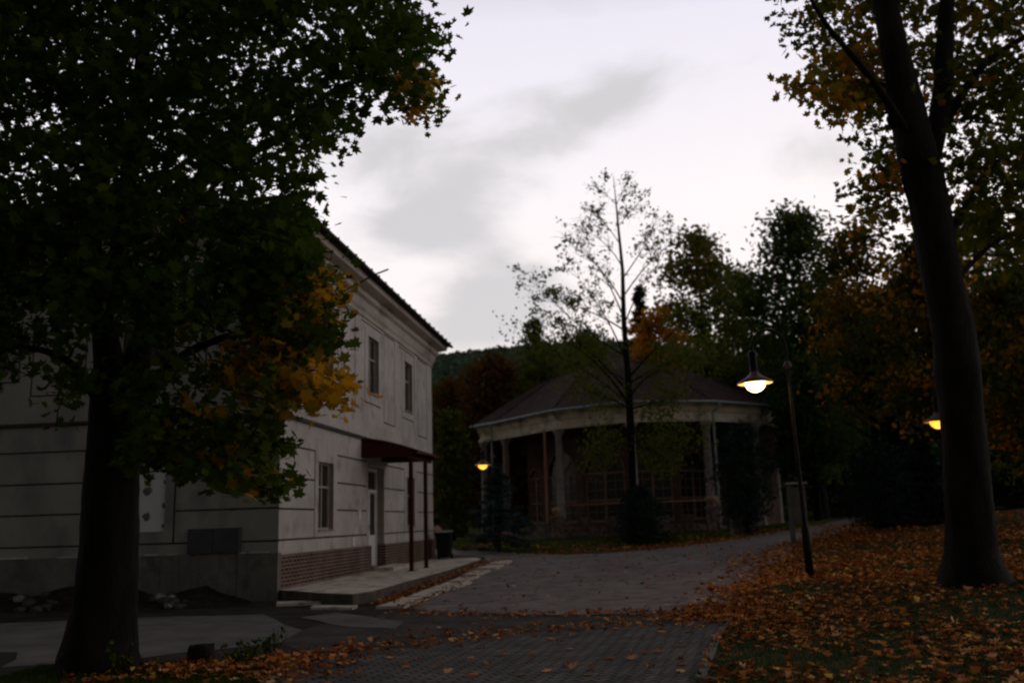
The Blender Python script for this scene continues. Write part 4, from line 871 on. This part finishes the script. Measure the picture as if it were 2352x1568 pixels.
big_tree('maple_tree', 'large dark green maple with yellowing tips on the left in front of the house', LT,
    ([(225, 1570, y0), (228, 1500, y0), (240, 1400, y0), (248, 1300, y0), (254, 1150, y0), (264, 1000, y0), (275, 880, y0)], [.58, .45, .37, .345, .33, .31, .34]),
    [([(258, 900, y0), (240, 760, y0-.2), (212, 640, y0-.4), (210, 480, y0-.6), (212, 330, y0-.8), (150, 210, y0-1), (20, 90, y0-1.3), (-100, -40, y0-1.6)], [.22, .15, .13, .12, .11, .10, .08, .05]),
     ([(290, 900, y0), (330, 780, y0+.2), (400, 560, y0+.6), (480, 380, y0+1), (600, 240, y0+1.2), (780, 120, y0+1.4), (930, 80, y0+1.5)], [.22, .16, .13, .10, .07, .045, .02]),
     ([(262, 620, y0-.3), (300, 380, y0-1), (330, 100, y0-1.5), (340, -200, y0-2)], [.09, .1, .08, .05]),
     ([(400, 560, y0+.6), (560, 470, y0), (700, 450, y0-.6)], [.07, .045, .02]),
     ([(290, 1010, y0), (350, 880, y0-.4), (450, 800, y0-1), (600, 760, y0-1.4), (740, 800, y0-1.8)], [.08, .06, .05, .035, .015]),
     ([(285, 1060, y0), (380, 960, y0-.6), (500, 980, y0-1.3), (620, 1080, y0-1.8)], [.05, .04, .025, .012]),
     ([(250, 980, y0), (180, 850, y0-1), (80, 800, y0-1.5), (-60, 800, y0-2)], [.07, .05, .035, .02]),
     ([(480, 380, y0+1), (620, 330, y0+.2), (780, 200, y0-.6), (930, 190, y0-1.2), (965, 260, y0-1.4)], [.06, .05, .035, .02, .008])],
    [(crownL, (7.5, 14.5), 1150, 34, .19, (.25, .16), 1), (lowL, (7.6, 12.0), 120, 18, .13, (.38, .18), 1), (lowLL, (8.2, 12.0), 60, 15, .14, (.3, .15), 1), (yel, (8.0, 10.2), 80, 18, .15, (.86, .10), 1),
     ([(590, 440), (690, 470), (700, 560), (735, 650), (775, 730), (760, 790), (690, 820), (560, 700)], (8, 11), 120, 20, .13, (.34, .14), 1), ([(310, 1000), (640, 960), (670, 1130), (640, 1135), (540, 1130), (400, 1090), (310, 1075)], (8, 10), 70, 15, .11, (.48, .16), 1),
     ([(930, 150), (985, 190), (975, 300), (935, 255)], (9, 10.5), 16, 14, .12, (.80, .12), 1),
     ([(-1500, -1500), (1000, -1500), (930, -300), (-250, -300), (-250, 780), (-1500, 780)], (7.5, 15), 300, 30, .35, (.25, .15), 0)],
    'leafleft', 'bark', leaf=.12, fl=.45)
RTb = onground(2235, 1345); y1 = RTb[1]; print('right trunk', RTb)
crownR = [(1790, -200), (1800, 0), (1845, 70), (1862, 150), (1895, 235), (1960, 270), (2010, 300), (2060, 250), (2200, 200), (2500, 150), (2700, -200)]
crownR2 = [(1960, 350), (2060, 320), (2110, 400), (2090, 520), (1960, 500), (1945, 440), (2010, 420)]
crownR3 = [(2170, 180), (2500, 100), (2500, 620), (2200, 580)]
big_tree('leaning_maple', 'tall dark trunked maple leaning left on the leafy lawn at right', RTb,
    ([(2245, 1385, y1), (2240, 1340, y1), (2232, 1270, y1), (2227, 1180, y1), (2218, 1050, y1), (2208, 950, y1), (2200, 850, y1), (2188, 760, y1), (2164, 640, y1), (2140, 500, y1), (2118, 400, y1), (2092, 290, y1), (2062, 150, y1), (2033, 0, y1), (2000, -200, y1)], [.86, .56, .39, .35, .335, .325, .35, .32, .305, .315, .32, .30, .235, .2, .15]),
    [([(2130, 400, y1), (2160, 250, y1+.4), (2170, 100, y1+.6), (2180, -120, y1+.8)], [.16, .17, .15, .1]),
     ([(2060, 290, y1), (2045, 275, y1-.1), (2046, 262, y1-.2)], [.09, .07, .03]),
     ([(2100, 330, y1), (2000, 180, y1-.8), (1900, 60, y1-1.2), (1830, -60, y1-1.5)], [.08, .06, .04, .02]),
     ([(2075, 200, y1), (1960, 190, y1+1), (1850, 190, y1+1.4)], [.05, .03, .012]),
     ([(2140, 480, y1), (2060, 430, y1+1), (1960, 440, y1+1.5)], [.05, .03, .012]),
     ([(2160, 300, y1+.4), (2260, 150, y1+.8), (2400, 60, y1+1)], [.10, .07, .04]),
     ([(2170, 560, y1), (2250, 420, y1+1), (2360, 300, y1+1.5)], [.06, .04, .02]),
     ([(2200, 640, y1), (2280, 560, y1+1), (2380, 520, y1+1.5)], [.05, .035, .02])],
    [(crownR, (14.7, 19.5), 360, 25, .25, (.42, .22), 1), (crownR2, (14.5, 18), 40, 17, .22, (.40, .22), 1), (crownR3, (14.5, 19), 240, 22, .27, (.36, .2), 1),
     ([(1815, 190), (1850, 185), (1950, 215), (1950, 290), (1880, 250)], (13, 15), 14, 14, .16, (.65, .12), 1), ([(1860, 120), (2010, 120), (1990, 260), (1900, 210)], (14.5, 17), 24, 16, .2, (.72, .12), 1),
     ([(1800, -1200), (2700, -1200), (2700, -200), (1800, -200)], (10, 18), 150, 26, .4, (.4, .2), 0)],
    'leafright', 'bark2', leaf=.155, fl=.2)

# weeds, stump by the path
for px, py, n_, lb in ((560, 1530, 70, 'leafy weed clump at the left edge of the paving'), (610, 1505, 40, 'thin weed beside the pavers at lower left'), (300, 1555, 50, 'low weeds at the foot of the left maple')):
    P = onground(px, py); ps = []; mb = MB(); t = empty('weed', P); tag(t, lb, 'weed')
    for k in range(10):
        e_ = np.array([random.uniform(-.3, .3), random.uniform(-.15, .15), random.uniform(.12, .38)]); limb(mb, (e_[0]*.3, e_[1]*.3, 0), e_, .006, .003, .1, 4, 4)
        ps += [e_*random.uniform(.4, 1)+rng.normal(0, .03, 3) for _ in range(n_//8)]
    mb.build('stem', M['bark'], t); leafmesh('foliage', ps, .07, rng.uniform(0, 1, len(ps)), M['weed'], t, LEAFLET)
P = onground(460, 1522); sb = MB(); sb.lathe([(.0, -.05), (.22, -.05), (.17, .06), (.15, .2), (.13, .22), (0, .19)], 11); o = sb.build('tree_stump', M['bark'])
for v in o.data.vertices: v.co += Vector((random.uniform(-.02, .02), random.uniform(-.02, .02), random.uniform(-.02, .02)))
o.location = P; tag(o, 'short dark stump among leaves right of the left maple', 'stump')

# ---- fallen leaves: litter carpets (uncountable) ...
def litter(name, X, Y, size, off=.03, tint=(.4, .28)):
    P = np.c_[X, Y, h(X, Y)+off+rng.uniform(0, .025, len(X))]; o = leafmesh(name, P, size*rng.uniform(.6, 1.25, len(X)), rng.normal(*tint, len(X)), M['litter'], None, HAND, flat=.8, curl=.8); struct(o, 'stuff')
def inside(X, Y, poly): return inpoly(X, Y, poly)
X = rng.uniform(1.2, 16, 95000); Y = rng.uniform(6, 34, 95000); nz_ = np.sin(X*1.3+Y*.7)+np.sin(X*.6-Y*1.1+2)+np.sin(X*2.9+Y*2.1)*.5
ok = inside(X, Y, lawnpoly) & (rng.uniform(0, 1, len(X)) < np.clip(.44+.17*nz_, .06, 1)*np.clip(1.35-(X-2)*.055, .35, 1))
litter('leaf_litter', X[ok], Y[ok], .105, .042, (.36, .27))
# drift along the kerb and over the old asphalt
def drift(line, n_, w, size=.12, off=.03):
    pts = [onground(*p)[:2] for p in line]; seg = rng.integers(0, len(pts)-1, n_); t = rng.uniform(0, 1, n_); a = np.array(pts)[seg]; b = np.array(pts)[seg+1]
    q = a+(b-a)*t[:, None]+rng.normal(0, 1, (n_, 2))*w; litter('leaf_litter', q[:, 0], q[:, 1], size, off)
drift([(1655, 1425), (1680, 1396), (1728, 1350), (1775, 1302)], 1700, .45)
drift([(900, 1408), (1100, 1414), (1350, 1414), (1620, 1408)], 330, .3, .10)
drift([(640, 1522), (900, 1487), (1180, 1456), (1640, 1422)], 260, .3, .10)
drift([(620, 1535), (690, 1525), (1000, 1460), (1500, 1420), (1640, 1412)], 330, .55, .10)
drift([(250, 1560), (450, 1540), (640, 1530), (660, 1560)], 760, .4, .10)
drift([(870, 1392), (1000, 1340), (1130, 1290)], 600, .14, .10, .05)
drift([(930, 1400), (1060, 1340), (1150, 1288)], 350, .1, .10)
drift([(1777, 1298), (1857, 1250), (1931, 1228), (1980, 1200)], 3000, .8, .12)
drift([(1250, 1272), (1450, 1262), (1572, 1252), (1701, 1234), (1825, 1214)], 1300, .9, .12, .04)
drift([(1050, 1255), (1200, 1258), (1400, 1255), (1650, 1232)], 550, 1.1, .13, .05)
X = rng.uniform(-2, 8, 1500); Y = rng.uniform(18, 40, 1500); ok = inside(X, Y, roadpoly) & (rng.uniform(0, 1, 1500) < .35); litter('leaf_litter', X[ok], Y[ok], .11, .02)
# ... and the single leaves that can be told apart on the pavers
lv = []
pool = []
while len(pool) < 46:
    qx, qy = random.uniform(660, 1620), random.uniform(1440, 1566)
    if inpoly(np.array([qx]), np.array([qy]), [(640, 1540), (900, 1492), (1180, 1462), (1640, 1428), (1636, 1471), (1598, 1566), (660, 1566)])[0]: pool.append((qx, qy))
for k, (qx, qy) in enumerate(pool):
    P = onground(qx, qy); o = leafmesh('fallen_leaf', [(0, 0, 0)], random.uniform(.09, .16), np.array([random.uniform(.05, .9)]), M['litter'], None, MAPLE, flat=.9, curl=.6); o.location = (P[0], P[1], P[2]+.035)
    tag(o, 'single fallen maple leaf lying flat on the grey block paving', 'leaf', 'fallen leaves scattered over the block paving')
# grass blades on the lawn and the verge
def grass(name, X, Y, hh, m, off):
    n_ = len(X); k = 3; P = np.c_[X, Y, h(X, Y)+off]; a = rng.uniform(0, 2*math.pi, n_); w = hh*.14; V = np.zeros((n_, 3, 3))
    dx = np.c_[np.cos(a), np.sin(a), np.zeros(n_)]; hs = hh*rng.uniform(.5, 1.3, n_)
    V[:, 0] = P-dx*w; V[:, 1] = P+dx*w; V[:, 2] = P+np.c_[rng.normal(0, .4, n_)*hs, rng.normal(0, .4, n_)*hs, hs]
    me = bpy.data.meshes.new(name); me.vertices.add(n_*3); me.vertices.foreach_set('co', V.reshape(-1).astype(np.float32)); me.loops.add(n_*3); me.loops.foreach_set('vertex_index', np.arange(n_*3, dtype=np.int32))
    me.polygons.add(n_); me.polygons.foreach_set('loop_start', np.arange(0, n_*3, 3, dtype=np.int32)); me.polygons.foreach_set('loop_total', np.full(n_, 3, dtype=np.int32))
    at = me.attributes.new('tint', 'FLOAT', 'POINT'); at.data.foreach_set('value', np.repeat(rng.uniform(0, 1, n_), 3).astype(np.float32)); me.update(calc_edges=True)
    struct(link(name, me, m), 'stuff')
X = rng.uniform(1.2, 14, 110000); Y = 7+rng.uniform(0, 1, 110000)**1.3*24; ok = inside(X, Y, lawnpoly); grass('grass', X[ok], Y[ok], .05, M['weed'], .03)
X = rng.uniform(-6, 14, 40000); Y = rng.uniform(37, 48, 40000); ok = inside(X, Y, vergepoly); grass('grass', X[ok], Y[ok], .07, M['weed'], .025)
X = rng.uniform(-6, -2.0, 20000); Y = rng.uniform(9.5, 12.0, 20000); ok = ~inside(X, Y, pv) & (Y < 11.9-.25*(X+2.2)); grass('grass', X[ok], Y[ok], .05, M['weed'], 0)
